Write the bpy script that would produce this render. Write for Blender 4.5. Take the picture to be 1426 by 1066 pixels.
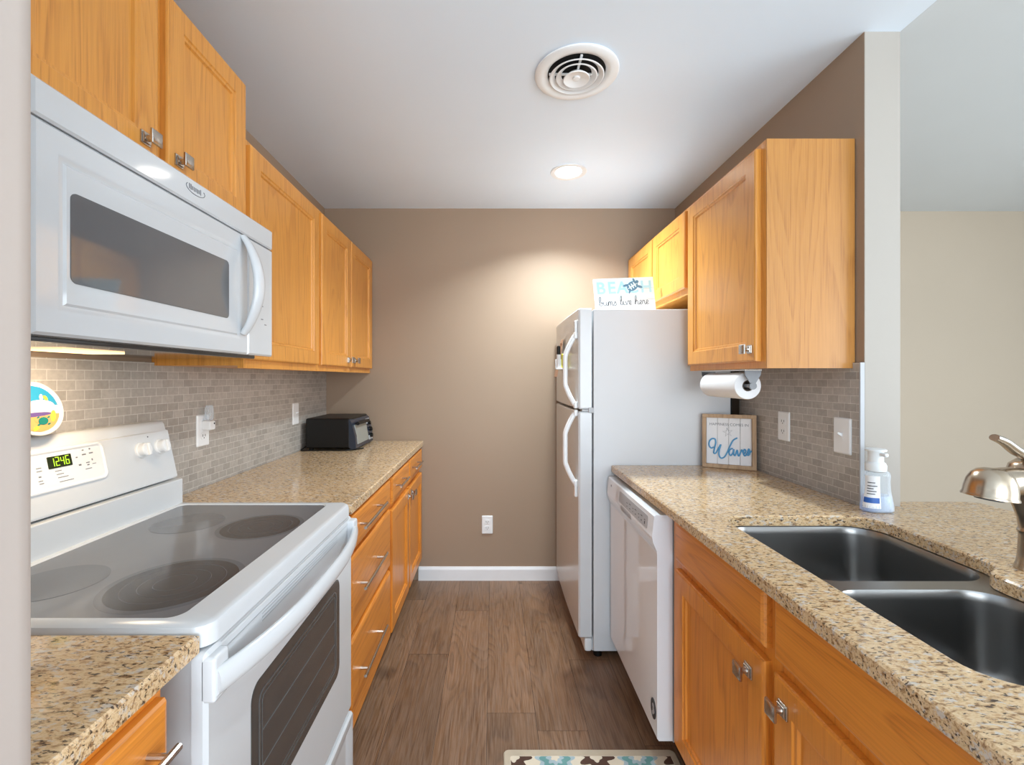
import bpy, bmesh, math, random
from mathutils import Vector, Matrix, Euler
random.seed(7)
for o in list(bpy.data.objects): bpy.data.objects.remove(o)
SC = bpy.context.scene
COL = SC.collection
R = math.radians

# ------------------------------------------------------------------ camera, world, light, exposure
CAM_Z = 1.325
cd = bpy.data.cameras.new('camera'); cam = bpy.data.objects.new('camera', cd); COL.objects.link(cam)
cd.sensor_fit = 'HORIZONTAL'; cd.sensor_width = 36.0
cd.lens = 634.0 / 1426.0 * 36.0
cd.shift_x = (713 - 687) / 1426.0
cd.shift_y = -(533 - 527) / 1426.0
cd.clip_start = 0.02
cam.location = (0, 0, CAM_Z); cam.rotation_euler = (R(90), 0, 0)
SC.camera = cam
SC.view_settings.view_transform = 'Standard'; SC.view_settings.look = 'None'
SC.view_settings.gamma = 1.0; SC.view_settings.use_curve_mapping = False
SC.view_settings.exposure = 0.32
SC.cycles.use_denoising = True
SC.cycles.max_bounces = 10; SC.cycles.diffuse_bounces = 6; SC.cycles.glossy_bounces = 4
SC.cycles.transparent_max_bounces = 12; SC.cycles.sample_clamp_indirect = 6.0

W = bpy.data.worlds.new('sky'); SC.world = W; W.use_nodes = True
bg = W.node_tree.nodes['Background']
bg.inputs[0].default_value = (0.80, 0.90, 1.0, 1); bg.inputs[1].default_value = 0.8

def area(name, loc, rot, sx, sy, power, col, spread=None):
    l = bpy.data.lights.new(name, 'AREA'); l.shape = 'RECTANGLE'; l.size = sx; l.size_y = sy
    l.energy = power; l.color = col
    if spread: l.spread = R(spread)
    o = bpy.data.objects.new(name, l); COL.objects.link(o); o.location = loc; o.rotation_euler = rot
    return o
# daylight panels at openings added out of view: doors behind the camera, living room window right
area('daylight_rear', (0.9, -3.48, 1.25), (R(90), 0, 0), 3.4, 2.1, 136, (0.83, 0.92, 0.985))
area('daylight_right', (4.18, -0.8, 1.45), (0, R(90), 0), 1.5, 2.6, 88, (0.83, 0.92, 0.985))

# ------------------------------------------------------------------ material helpers
def srgb(r, g, b):
    f = lambda c: (c / 255 / 12.92) if c / 255 <= 0.04045 else ((c / 255 + 0.055) / 1.055) ** 2.4
    return (f(r), f(g), f(b), 1.0)

class NT:
    def __init__(s, name):
        s.m = bpy.data.materials.new(name); s.m.use_nodes = True
        s.t = s.m.node_tree; s.b = s.t.nodes['Principled BSDF']
    def n(s, typ, **kw):
        nd = s.t.nodes.new(typ)
        for k, v in kw.items():
            if k in nd.inputs.keys():
                if isinstance(v, bpy.types.NodeSocket): s.t.links.new(v, nd.inputs[k])
                else: nd.inputs[k].default_value = v
            else: setattr(nd, k, v)
        return nd
    def link(s, a, b): s.t.links.new(a, b)
    def inp(s, name, v):
        if isinstance(v, bpy.types.NodeSocket): s.t.links.new(v, s.b.inputs[name])
        else: s.b.inputs[name].default_value = v
    def obj(s, scale=(1, 1, 1), rot=(0, 0, 0), loc=(0, 0, 0)):
        tc = s.n('ShaderNodeTexCoord')
        mp = s.n('ShaderNodeMapping'); s.link(tc.outputs['Object'], mp.inputs['Vector'])
        mp.inputs['Scale'].default_value = scale; mp.inputs['Rotation'].default_value = rot; mp.inputs['Location'].default_value = loc
        return mp.outputs[0]
    def noise(s, vec, scale, detail=3, rough=0.5, dist=0.0):
        nd = s.n('ShaderNodeTexNoise'); s.link(vec, nd.inputs['Vector'])
        nd.inputs['Scale'].default_value = scale; nd.inputs['Detail'].default_value = detail
        nd.inputs['Roughness'].default_value = rough; nd.inputs['Distortion'].default_value = dist
        return nd.outputs['Fac']
    def ramp(s, fac, stops, interp='LINEAR'):
        nd = s.n('ShaderNodeValToRGB'); s.link(fac, nd.inputs[0]); cr = nd.color_ramp; cr.interpolation = interp
        while len(cr.elements) < len(stops): cr.elements.new(0.5)
        for e, (p, c) in zip(cr.elements, stops):
            e.position = p; e.color = c if isinstance(c, tuple) else (c, c, c, 1)
        return nd.outputs[0]
    def math(s, op, a, b=0.0, clamp=False):
        nd = s.n('ShaderNodeMath', operation=op); nd.use_clamp = clamp
        for i, v in enumerate((a, b)):
            if isinstance(v, bpy.types.NodeSocket): s.link(v, nd.inputs[i])
            else: nd.inputs[i].default_value = v
        return nd.outputs[0]
    def mix(s, fac, a, b, mode='MIX'):
        nd = s.n('ShaderNodeMix', data_type='RGBA', blend_type=mode)
        for k, v in ((0, fac), (6, a), (7, b)):
            if isinstance(v, bpy.types.NodeSocket): s.link(v, nd.inputs[k])
            else: nd.inputs[k].default_value = v
        return nd.outputs[2]
    def bump(s, h, strength=0.2, dist=0.002):
        nd = s.n('ShaderNodeBump'); s.link(h, nd.inputs['Height'])
        nd.inputs['Strength'].default_value = strength; nd.inputs['Distance'].default_value = dist
        s.link(nd.outputs[0], s.b.inputs['Normal'])

def plain(name, rgb, rough=0.5, metal=0.0, spec=0.5, coat=0.0, var=0.03):
    t = NT(name); c = srgb(*rgb)
    n = t.noise(t.obj(), 14, 3)
    k = t.ramp(n, [(0.3, 1 - var), (0.7, 1.0)])
    t.inp('Base Color', t.mix(1.0, c, k, 'MULTIPLY'))
    t.inp('Roughness', rough); t.inp('Metallic', metal); t.inp('Specular IOR Level', spec); t.inp('Coat Weight', coat)
    return t.m

def wall_paint(name, rgb):
    t = NT(name); v = t.obj(); n = t.noise(v, 160, 2)
    c = srgb(*rgb)
    t.inp('Base Color', t.mix(1.0, c, t.ramp(t.noise(v, 1.3, 2), [(0.3, 0.96), (0.7, 1.0)]), 'MULTIPLY'))
    t.inp('Roughness', 0.55); t.inp('Specular IOR Level', 0.3); t.bump(n, 0.06, 0.001)
    return t.m

def wood(name, light, mid, dark, axis='Z', rough=0.33, coat=0.15, seed=0.0):
    t = NT(name)
    st = {'Z': (1, 1, 0.10), 'Y': (1, 0.10, 1), 'X': (0.10, 1, 1)}[axis]
    fi = {'Z': (1, 1, 0.025), 'Y': (1, 0.025, 1), 'X': (0.025, 1, 1)}[axis]
    v = t.obj(st, loc=(seed, seed * 1.7, seed * 0.6))
    n1 = t.noise(v, 5.5, 2, 0.45, 0.25)
    rings = t.math('FRACT', t.math('MULTIPLY', n1, 17.0))
    rl = t.ramp(rings, [(0.0, 0.0), (0.55, 0.25), (0.88, 1.0), (1.0, 0.0)])
    pores = t.ramp(t.noise(t.obj(fi), 260, 3, 0.6), [(0.42, 0.0), (0.62, 1.0)])
    big = t.noise(t.obj(), 2.2, 2)
    col = t.mix(t.math('MULTIPLY', rl, 0.5), srgb(*light), srgb(*mid))
    col = t.mix(t.math('MULTIPLY', t.math('MULTIPLY', pores, t.math('ADD', rl, 0.35)), 0.30), col, srgb(*dark))
    col = t.mix(1.0, col, t.ramp(big, [(0.3, 0.93), (0.7, 1.05)]), 'MULTIPLY')
    t.inp('Base Color', col); t.inp('Roughness', rough); t.inp('Coat Weight', coat); t.inp('Coat Roughness', 0.2)
    t.bump(pores, 0.06, 0.0006)
    return t.m

def granite(name):
    t = NT(name)
    v = t.obj((0.45, 1, 1)); v2 = t.obj((0.5, 1, 1), loc=(3, 5, 1)); v3 = t.obj((0.42, 1, 1), loc=(9, 2, 7))
    a = t.noise(v, 135, 4, 0.6, 0.4)
    base = t.ramp(a, [(0.28, srgb(100, 72, 46)), (0.38, srgb(156, 121, 86)), (0.46, srgb(206, 172, 129)), (0.56, srgb(222, 194, 155)), (0.66, srgb(194, 154, 110)), (0.78, srgb(230, 212, 186))])
    b = t.noise(v2, 120, 4, 0.6, 0.3)
    base = t.mix(t.ramp(b, [(0.55, 0.0), (0.64, 0.8)]), base, srgb(204, 198, 190))
    c = t.noise(v3, 195, 3, 0.6, 0.4)
    base = t.mix(t.ramp(c, [(0.575, 0.0), (0.645, 0.92)]), base, srgb(56, 46, 42))
    big = t.noise(t.obj((0.6, 1, 1)), 6, 3)
    base = t.mix(1.0, base, t.ramp(big, [(0.3, 0.90), (0.7, 1.05)]), 'MULTIPLY')
    t.inp('Base Color', base); t.inp('Roughness', 0.10); t.inp('Specular IOR Level', 0.55)
    return t.m

def tile(name):
    t = NT(name)
    tc = t.n('ShaderNodeTexCoord'); sp = t.n('ShaderNodeSeparateXYZ'); t.link(tc.outputs['Object'], sp.inputs[0])
    cb = t.n('ShaderNodeCombineXYZ'); t.link(sp.outputs[1], cb.inputs[0]); t.link(sp.outputs[2], cb.inputs[1])
    br = t.n('ShaderNodeTexBrick'); t.link(cb.outputs[0], br.inputs['Vector'])
    br.offset = 0.5; br.inputs['Scale'].default_value = 1.0
    br.inputs['Brick Width'].default_value = 0.052; br.inputs['Row Height'].default_value = 0.0264
    br.inputs['Mortar Size'].default_value = 0.0012; br.inputs['Mortar Smooth'].default_value = 0.2
    br.inputs['Color1'].default_value = srgb(184, 177, 169); br.inputs['Color2'].default_value = srgb(162, 155, 147)
    br.inputs['Mortar'].default_value = srgb(206, 201, 194)
    n = t.noise(t.obj(), 70, 4, 0.6)
    col = t.mix(1.0, br.outputs['Color'], t.ramp(n, [(0.3, 0.88), (0.7, 1.06)]), 'MULTIPLY')
    t.inp('Base Color', col); t.inp('Roughness', 0.42)
    t.bump(t.math('SUBTRACT', 1.0, br.outputs['Fac']), 0.5, 0.002)
    return t.m

def plank_floor(name):
    t = NT(name)
    at = t.n('ShaderNodeAttribute', attribute_name='plank'); at.attribute_type = 'GEOMETRY'
    tc = t.n('ShaderNodeTexCoord')
    off = t.n('ShaderNodeVectorMath', operation='ADD'); t.link(tc.outputs['Object'], off.inputs[0])
    sc = t.n('ShaderNodeVectorMath', operation='SCALE'); sc.inputs[0].default_value = (37.0, 91.0, 53.0)
    t.link(at.outputs['Fac'], sc.inputs['Scale']); t.link(sc.outputs[0], off.inputs[1])
    def mp(s):
        m = t.n('ShaderNodeMapping'); t.link(off.outputs[0], m.inputs['Vector']); m.inputs['Scale'].default_value = s; return m.outputs[0]
    n1 = t.noise(mp((1, 0.13, 1)), 5.2, 2, 0.5, 0.35)
    rg = t.math('FRACT', t.math('MULTIPLY', n1, 22.0))
    rl = t.ramp(rg, [(0.0, 0.0), (0.5, 0.3), (0.85, 1.0), (1.0, 0.1)])
    pore = t.ramp(t.noise(mp((1, 0.03, 1)), 240, 3, 0.6), [(0.40, 0.0), (0.62, 1.0)])
    patch = t.noise(mp((1, 0.35, 1)), 6, 3)
    col = t.mix(t.ramp(patch, [(0.3, 0.0), (0.7, 1.0)]), srgb(112, 82, 57), srgb(138, 104, 76))
    col = t.mix(t.math('MULTIPLY', rl, 0.48), col, srgb(84, 62, 48))
    col = t.mix(t.math('MULTIPLY', pore, 0.30), col, srgb(176, 152, 134))
    kn = t.noise(mp((1, 0.6, 1)), 3.6, 1)
    col = t.mix(t.ramp(kn, [(0.735, 0.0), (0.79, 0.5)]), col, srgb(52, 38, 32))
    tint = t.n('ShaderNodeTexWhiteNoise', noise_dimensions='1D'); t.link(at.outputs['Fac'], tint.inputs['W'])
    col = t.mix(1.0, col, t.ramp(tint.outputs['Value'], [(0.0, srgb(226, 224, 224)), (0.5, srgb(242, 238, 235)), (1.0, srgb(255, 250, 246))]), 'MULTIPLY')
    t.inp('Base Color', col); t.inp('Roughness', t.ramp(pore, [(0, 0.30), (1, 0.42)])); t.inp('Specular IOR Level', 0.45)
    t.bump(rl, 0.05, 0.0006)
    return t.m

def brushed(name, rgb, rough, axis):
    t = NT(name); st = [1, 1, 1]; st['XYZ'.index(axis)] = 0.02
    n = t.noise(t.obj(tuple(st)), 420, 2)
    t.inp('Base Color', t.mix(1.0, srgb(*rgb), t.ramp(n, [(0.3, 0.88), (0.7, 1.0)]), 'MULTIPLY'))
    t.inp('Metallic', 1.0); t.inp('Roughness', t.ramp(n, [(0.3, rough), (0.7, rough + 0.10)]))
    return t.m

def clear(name, tint, alpha_t=0.85, rough=0.03):
    t = NT(name)
    fr = t.n('ShaderNodeLayerWeight'); fr.inputs['Blend'].default_value = 0.35
    tr = t.n('ShaderNodeBsdfTransparent'); tr.inputs[0].default_value = tint
    t.inp('Base Color', (0.9, 0.95, 1.0, 1)); t.inp('Roughness', rough)
    mx = t.n('ShaderNodeMixShader')
    f = t.math('ADD', t.math('MULTIPLY', fr.outputs['Facing'], 0.5), 1 - alpha_t, True)
    t.link(f, mx.inputs[0]); t.link(tr.outputs[0], mx.inputs[1]); t.link(t.b.outputs[0], mx.inputs[2])
    t.link(mx.outputs[0], t.t.nodes['Material Output'].inputs[0])
    return t.m

def emit(name, rgb, s):
    t = NT(name); t.inp('Base Color', srgb(*rgb)); t.inp('Emission Color', srgb(*rgb)); t.inp('Emission Strength', s)
    return t.m

M = {}
M['paint_brown'] = wall_paint('taupe_brown_paint', (160, 138, 118))
M['paint_light'] = wall_paint('pale_greige_paint', (168, 161, 153))
M['paint_living'] = wall_paint('beige_paint', (184, 170, 152))
M['paint_entry'] = wall_paint('pale_entry_paint', (190, 178, 170))
M['paint_bounce_white'] = wall_paint('bounce_white_paint', (232, 234, 236))  # unseen walls, made white to bounce neutral light
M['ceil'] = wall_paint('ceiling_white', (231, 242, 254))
M['ceil_living'] = wall_paint('living_ceiling_toned', (212, 217, 220))  # one ceiling white in two tones; the daylight difference is painted in
M['bounce_carpet'] = plain('pale_bounce_carpet', (214, 208, 200), 0.95, var=0.08)  # pale floor invented out of view to bounce neutral light
M['trim'] = plain('trim_white', (236, 236, 238), 0.35)
M['floor'] = plank_floor('vinyl_plank')
M['tile'] = tile('stone_subway_tile')
U = ((222, 154, 70), (210, 139, 57), (148, 86, 34))
L = ((226, 142, 52), (211, 124, 41), (144, 78, 25))
M['oak'] = wood('honey_oak', *U, 'Z'); M['oak_h'] = wood('honey_oak_rail', *U, 'Y', seed=3)
M['oak_end_dim'] = wood('honey_oak_end_dimmed', (184, 128, 64), (174, 115, 53), (124, 72, 32), 'Z', seed=11)  # same oak, darkened to hold back the strong light on the end panel
M['low'] = wood('amber_oak', *L, 'Z', seed=5); M['low_h'] = wood('amber_oak_front', *L, 'Y', seed=8)
M['granite'] = granite('speckled_granite')
M['white'] = plain('white_enamel', (213, 216, 219), 0.20, var=0.01)
M['white_side'] = plain('white_textured_enamel', (216, 218, 221), 0.45, spec=0.35, var=0.01)
M['white2'] = plain('white_plastic', (236, 237, 238), 0.32, var=0.01)
M['grey_plastic'] = plain('grey_plastic', (176, 178, 182), 0.4)
M['mark'] = plain('grey_print', (120, 122, 128), 0.5)
M['darkmark'] = plain('dark_print', (62, 64, 70), 0.5)
M['black'] = plain('black_plastic', (14, 13, 13), 0.4, spec=0.35)
M['dark'] = plain('duct_shade_dark', (18, 17, 17), 0.8)
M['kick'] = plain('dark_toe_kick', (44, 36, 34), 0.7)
M['glass_dark'] = plain('smoked_glass', (66, 66, 66), 0.07, spec=0.8)
M['mw_glass'] = plain('microwave_screen_glass', (104, 104, 106), 0.045, spec=0.55)
M['cooktop'] = plain('glass_ceramic', (112, 113, 117), 0.10, spec=0.7)
M['burner'] = plain('burner_dark', (70, 68, 68), 0.14, spec=0.6)
M['burner_faint'] = plain('burner_print', (98, 99, 103), 0.12, spec=0.7)
M['steel'] = plain('satin_stainless', (150, 149, 148), 0.30, metal=1.0, var=0.05)
M['nickel'] = plain('satin_nickel', (194, 188, 180), 0.27, metal=1.0, var=0.05)
M['faucet'] = plain('warm_satin_nickel', (188, 172, 152), 0.24, metal=1.0, var=0.04)
M['nickel_dark'] = plain('grey_metal', (120, 120, 122), 0.35, metal=0.9)
M['white_gloss'] = plain('white_gloss_enamel', (207, 210, 213), 0.07, spec=0.6, var=0.01)
M['dimline'] = plain('dim_grey_line', (96, 96, 96), 0.4)
M['paper'] = plain('paper_white', (238, 238, 240), 0.85)
M['signboard'] = plain('sign_white', (222, 226, 228), 0.7)
M['towel'] = plain('paper_towel', (232, 232, 234), 0.9)
M['core'] = plain('cardboard', (120, 108, 98), 0.9)
M['lamp'] = emit('lamp_diffuser', (255, 250, 240), 9.0)
M['hoodlamp'] = emit('warm_lamp', (255, 214, 160), 1.5)
M['led'] = emit('green_digits', (170, 220, 50), 0.6)
M['display'] = plain('display_glass', (34, 46, 24), 0.15)
M['bottle'] = clear('clear_plastic', (0.93, 0.97, 1.0, 1), 0.86)
M['liquid'] = clear('blue_soap', (0.50, 0.66, 0.93, 1), 0.72)
M['blue'] = plain('sign_blue', (86, 160, 208), 0.6)
M['paleblue'] = plain('sign_pale_blue', (168, 214, 230), 0.6)
M['ltblue'] = plain('board_light_blue', (214, 236, 242), 0.6)
M['slate'] = plain('turtle_slate_blue', (84, 128, 156), 0.6)
M['rustic'] = wood('rustic_frame', (190, 160, 128), (166, 134, 104), (120, 92, 70), 'Z', 0.7, 0.0)
M['cream'] = plain('rug_cream', (226, 214, 192), 0.95, var=0.12)
M['rugborder'] = plain('rug_border', (196, 182, 160), 0.95, var=0.15)
M['rugbrown'] = plain('rug_brown', (88, 62, 50), 0.95, var=0.2)
M['rugteal'] = plain('rug_teal', (112, 160, 158), 0.95, var=0.2)
M['rugblue'] = plain('rug_grey_blue', (172, 190, 196), 0.95, var=0.2)
M['yellow'] = plain('yellow_marker', (214, 206, 40), 0.4)
M['tan'] = plain('tan_card', (176, 136, 108), 0.7)
M['plate_glaze'] = plain('plate_glaze', (206, 204, 200), 0.3)
M['sky'] = plain('plate_sky', (46, 136, 172), 0.25)
M['sand'] = plain('plate_sand', (204, 152, 94), 0.25)
M['purple'] = plain('plate_purple', (92, 74, 130), 0.25)
M['teal'] = plain('plate_teal', (20, 110, 104), 0.25)
M['leaf'] = plain('plate_green', (190, 190, 70), 0.25)
M['navy'] = plain('label_blue', (40, 96, 178), 0.4)

# ------------------------------------------------------------------ geometry helpers
ORG = {}
class MB:
    def __init__(s): s.v = []; s.f = []; s.mi = []; s.cur = 0
    def mat(s, i): s.cur = i; return s
    def add(s, vs, fs, T=None):
        o = len(s.v)
        s.v += [tuple(T @ Vector(p)) if T else tuple(p) for p in vs]
        s.f += [tuple(i + o for i in f) for f in fs]; s.mi += [s.cur] * len(fs)
        return s
    def box(s, a, b, bev=0.0, seg=2, T=None):
        a, b = [min(p, q) for p, q in zip(a, b)], [max(p, q) for p, q in zip(a, b)]
        bm = bmesh.new(); bmesh.ops.create_cube(bm, size=1.0)
        for v in bm.verts: v.co = Vector([a[i] + (v.co[i] + 0.5) * (b[i] - a[i]) for i in range(3)])
        if bev > 0:
            bev = min(bev, 0.45 * min(b[i] - a[i] for i in range(3)))
            bmesh.ops.bevel(bm, geom=bm.edges[:], offset=bev, segments=seg, affect='EDGES', profile=0.5)
        bm.verts.index_update()
        s.add([v.co[:] for v in bm.verts], [[v.index for v in f.verts] for f in bm.faces], T); bm.free()
        return s
    def loft(s, rings, cap0=True, cap1=True, closed=True, T=None):
        n = len(rings[0]); vs = [p for r in rings for p in r]; fs = []
        for k in range(len(rings) - 1):
            for i in range(n if closed else n - 1):
                j = (i + 1) % n
                fs.append((k * n + i, k * n + j, (k + 1) * n + j, (k + 1) * n + i))
        if cap0: fs.append(tuple(range(n))[::-1])
        if cap1: fs.append(tuple((len(rings) - 1) * n + i for i in range(n)))
        return s.add(vs, fs, T)
    def prism(s, pts, axis, a, b, T=None):
        mk = {'X': lambda p, t: (t, p[0], p[1]), 'Y': lambda p, t: (p[0], t, p[1]), 'Z': lambda p, t: (p[0], p[1], t)}[axis]
        return s.loft([[mk(p, a) for p in pts], [mk(p, b) for p in pts]], T=T)
    def lathe(s, prof, c, axis='Z', n=40, T=None, sx=1.0, sy=1.0, cap=True):
        rings = []
        for r, h in prof:
            ring = []
            for i in range(n):
                a = 2 * math.pi * i / n; x, y = r * math.cos(a) * sx, r * math.sin(a) * sy
                p = {'Z': (x, y, h), 'Y': (x, h, y), 'X': (h, x, y)}[axis]
                ring.append((c[0] + p[0], c[1] + p[1], c[2] + p[2]))
            rings.append(ring)
        return s.loft(rings, cap, cap, T=T)
    def tube(s, pts, r, n=10, T=None, flat=None, up=(0, 0, 1)):
        pts = [Vector(p) for p in pts]; rings = []
        for i, p in enumerate(pts):
            d = (pts[min(i + 1, len(pts) - 1)] - pts[max(i - 1, 0)]).normalized()
            u = Vector(up)
            if abs(d.dot(u)) > 0.95: u = Vector((1, 0, 0)) if abs(d.x) < 0.9 else Vector((0, 1, 0))
            a = d.cross(u).normalized(); b = a.cross(d).normalized()
            rr = r[i] if isinstance(r, (list, tuple)) else r
            ra, rb = (rr, rr) if flat is None else (rr * flat[0], rr * flat[1])
            rings.append([tuple(p + a * ra * math.cos(2 * math.pi * k / n) + b * rb * math.sin(2 * math.pi * k / n)) for k in range(n)])
        return s.loft(rings, T=T)
    def text(s, body, size, T, depth=0.0006, align='CENTER', bold=0.0):
        cu = bpy.data.curves.new('t', 'FONT'); cu.body = body; cu.size = size; cu.align_x = align; cu.align_y = 'CENTER'; cu.extrude = depth; cu.offset = bold
        ob = bpy.data.objects.new('t', cu); COL.objects.link(ob)
        bpy.context.view_layer.update()
        me = bpy.data.meshes.new_from_object(ob)
        s.add([v.co[:] for v in me.vertices], [tuple(p.vertices) for p in me.polygons], T)
        bpy.data.objects.remove(ob); bpy.data.curves.remove(cu); bpy.data.meshes.remove(me)
        return s
    def build(s, name, mats, parent=None, origin=None, smooth=35, **props):
        if not isinstance(mats, (list, tuple)): mats = [mats]
        org = Vector(origin) if origin is not None else (ORG[parent.name] if parent else Vector((0, 0, 0)))
        me = bpy.data.meshes.new(name)
        me.from_pydata([tuple(Vector(p) - org) for p in s.v], [], s.f)
        for m in mats: me.materials.append(M[m] if isinstance(m, str) else m)
        me.polygons.foreach_set('material_index', s.mi)
        bm = bmesh.new(); bm.from_mesh(me); bmesh.ops.recalc_face_normals(bm, faces=bm.faces); bm.to_mesh(me); bm.free()
        me.shade_smooth(); me.set_sharp_from_angle(angle=R(smooth)); me.update()
        ob = bpy.data.objects.new(name, me); COL.objects.link(ob)
        wn = ob.modifiers.new('weighted_normals', 'WEIGHTED_NORMAL'); wn.keep_sharp = True; wn.weight = 100; wn.thresh = 0.01
        if parent: ob.parent = parent
        else: ob.location = org
        ORG[ob.name] = org
        for k, v in props.items(): ob[k] = v
        return ob

def thing(name, label, cat, loc, group=None):
    o = bpy.data.objects.new(name, None); COL.objects.link(o); o.location = loc; o.empty_display_size = 0.05
    ORG[o.name] = Vector(loc); o['label'] = label; o['category'] = cat
    if group: o['group'] = group
    return o
def single(mb, name, mats, label, cat, origin, group=None, **k):
    o = mb.build(name, mats, None, origin, **k); o['label'] = label; o['category'] = cat
    if group: o['group'] = group
    return o
def struct(mb, name, mats, **k):
    o = mb.build(name, mats, None, (0, 0, 0), **k); o['kind'] = 'structure'; return o

def rrect(u0, u1, v0, v1, r, n=6):
    r = min(r, (u1 - u0) / 2 - 1e-5, (v1 - v0) / 2 - 1e-5); pts = []
    for cx, cy, a0 in ((u1 - r, v1 - r, 0), (u0 + r, v1 - r, 90), (u0 + r, v0 + r, 180), (u1 - r, v0 + r, 270)):
        for k in range(n + 1):
            a = R(a0 + 90 * k / n); pts.append((cx + r * math.cos(a), cy + r * math.sin(a)))
    return pts
def offset(pts, d):
    n = len(pts); out = []
    for i in range(n):
        p0, p1, p2 = Vector(pts[i - 1]), Vector(pts[i]), Vector(pts[(i + 1) % n])
        e1 = (p1 - p0).normalized(); e2 = (p2 - p1).normalized()
        n1 = Vector((-e1.y, e1.x)); n2 = Vector((-e2.y, e2.x)); b = n1 + n2
        if b.length < 1e-6: b = n1.copy()
        b.normalize(); out.append(tuple(p1 + b * (d / max(0.35, b.dot(n1)))))
    return out
def fill(mb, loops, z):
    bm = bmesh.new(); es = []
    for lp in loops:
        vs = [bm.verts.new((p[0], p[1], z)) for p in lp]
        for i in range(len(vs)): es.append(bm.edges.new((vs[i], vs[(i + 1) % len(vs)])))
    bmesh.ops.triangle_fill(bm, use_beauty=True, use_dissolve=False, edges=es)
    bm.verts.index_update()
    mb.add([v.co[:] for v in bm.verts], [[v.index for v in f.verts] for f in bm.faces]); bm.free()
def slab(mb, outer, holes, z0, z1, ease=0.004):
    loops = [offset(outer, ease)] + [offset(h, -ease) for h in holes]
    fill(mb, loops, z1); fill(mb, [outer] + holes, z0)
    for lp, top in zip([outer] + holes, loops):
        mb.loft([[(p[0], p[1], z0) for p in lp], [(p[0], p[1], z1 - ease) for p in lp], [(p[0], p[1], z1) for p in top]], False, False)
def catmull(pts, n=6):
    P = [Vector(p) for p in pts]; out = []
    for i in range(len(P) - 1):
        p0, p1, p2, p3 = P[max(i - 1, 0)], P[i], P[i + 1], P[min(i + 2, len(P) - 1)]
        for k in range(n):
            t = k / n
            out.append(0.5 * ((2 * p1) + (p2 - p0) * t + (2 * p0 - 5 * p1 + 4 * p2 - p3) * t * t + (3 * p1 - p0 - 3 * p2 + p3) * t ** 3))
    out.append(P[-1]); return out

# faces of the cabinet runs: u along Y, v up, w out into the aisle
def LF(x0): return lambda u, v, w: (x0 + w, u, v)
def RF(x0): return lambda u, v, w: (x0 - w, u, v)
def fbox(mb, F, u0, u1, v0, v1, w0, w1, bev=0.0): return mb.box(F(u0, v0, w0), F(u1, v1, w1), bev)
def rings(F, u0, u1, v0, v1, steps, r=None):
    out = []
    for ins, w in steps:
        if r is None: pts = [(u0 + ins, v0 + ins), (u1 - ins, v0 + ins), (u1 - ins, v1 - ins), (u0 + ins, v1 - ins)]
        else: pts = rrect(u0 + ins, u1 - ins, v0 + ins, v1 - ins, max(0.002, r - ins))
        out.append([F(p[0], p[1], w) for p in pts])
    return out
def panel_door(F, u0, u1, v0, v1, mat, parent, name='door', fw=0.058, **k):
    t = 0.02; mb = MB()
    mb.loft(rings(F, u0, u1, v0, v1, [(0, 0), (0, t - 0.006), (0.002, t - 0.002), (0.006, t), (fw, t), (fw + 0.003, t - 0.004), (fw + 0.010, t - 0.005), (fw + 0.013, t - 0.011), (fw + 0.014, t - 0.011)]))
    return mb.build(name, mat, parent, smooth=20, **k)
def slab_front(F, u0, u1, v0, v1, mat, parent, name='drawer', **k):
    t = 0.02; mb = MB()
    mb.loft(rings(F, u0, u1, v0, v1, [(0, 0), (0, t - 0.008), (0.003, t - 0.003), (0.010, t)]))
    return mb.build(name, mat, parent, smooth=20, **k)
def knob(F, u, v, w, parent):
    mb = MB()
    fbox(mb, F, u - 0.0145, u + 0.0145, v - 0.0145, v + 0.0145, w, w + 0.004, 0.001)
    fbox(mb, F, u - 0.011, u + 0.011, v - 0.011, v + 0.011, w + 0.004, w + 0.008, 0.001)
    rs = [[F(u + r * math.cos(2 * math.pi * i / 14), v + r * math.sin(2 * math.pi * i / 14), w + h) for i in range(14)] for r, h in ((0.008, 0.008), (0.006, 0.016), (0.009, 0.024))]
    mb.loft(rs)
    mb.loft(rings(F, u - 0.016, u + 0.016, v - 0.016, v + 0.016, [(0.002, 0.0 + w + 0.023), (0, w + 0.025), (0, w + 0.029), (0.002, w + 0.031), (0.008, w + 0.033)]))
    return mb.build('knob', 'nickel', parent)
def bar_pull(F, u0, u1, v, w, parent):
    mb = MB(); mb.tube([F(u0, v, w + 0.030), F(u1, v, w + 0.030)], 0.0055, 10)
    p = (u1 - u0) * 0.14
    for u in (u0 + p, u1 - p): mb.tube([F(u, v, w), F(u, v, w + 0.030)], 0.0045, 8)
    return mb.build('handle', 'nickel', parent)

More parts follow.
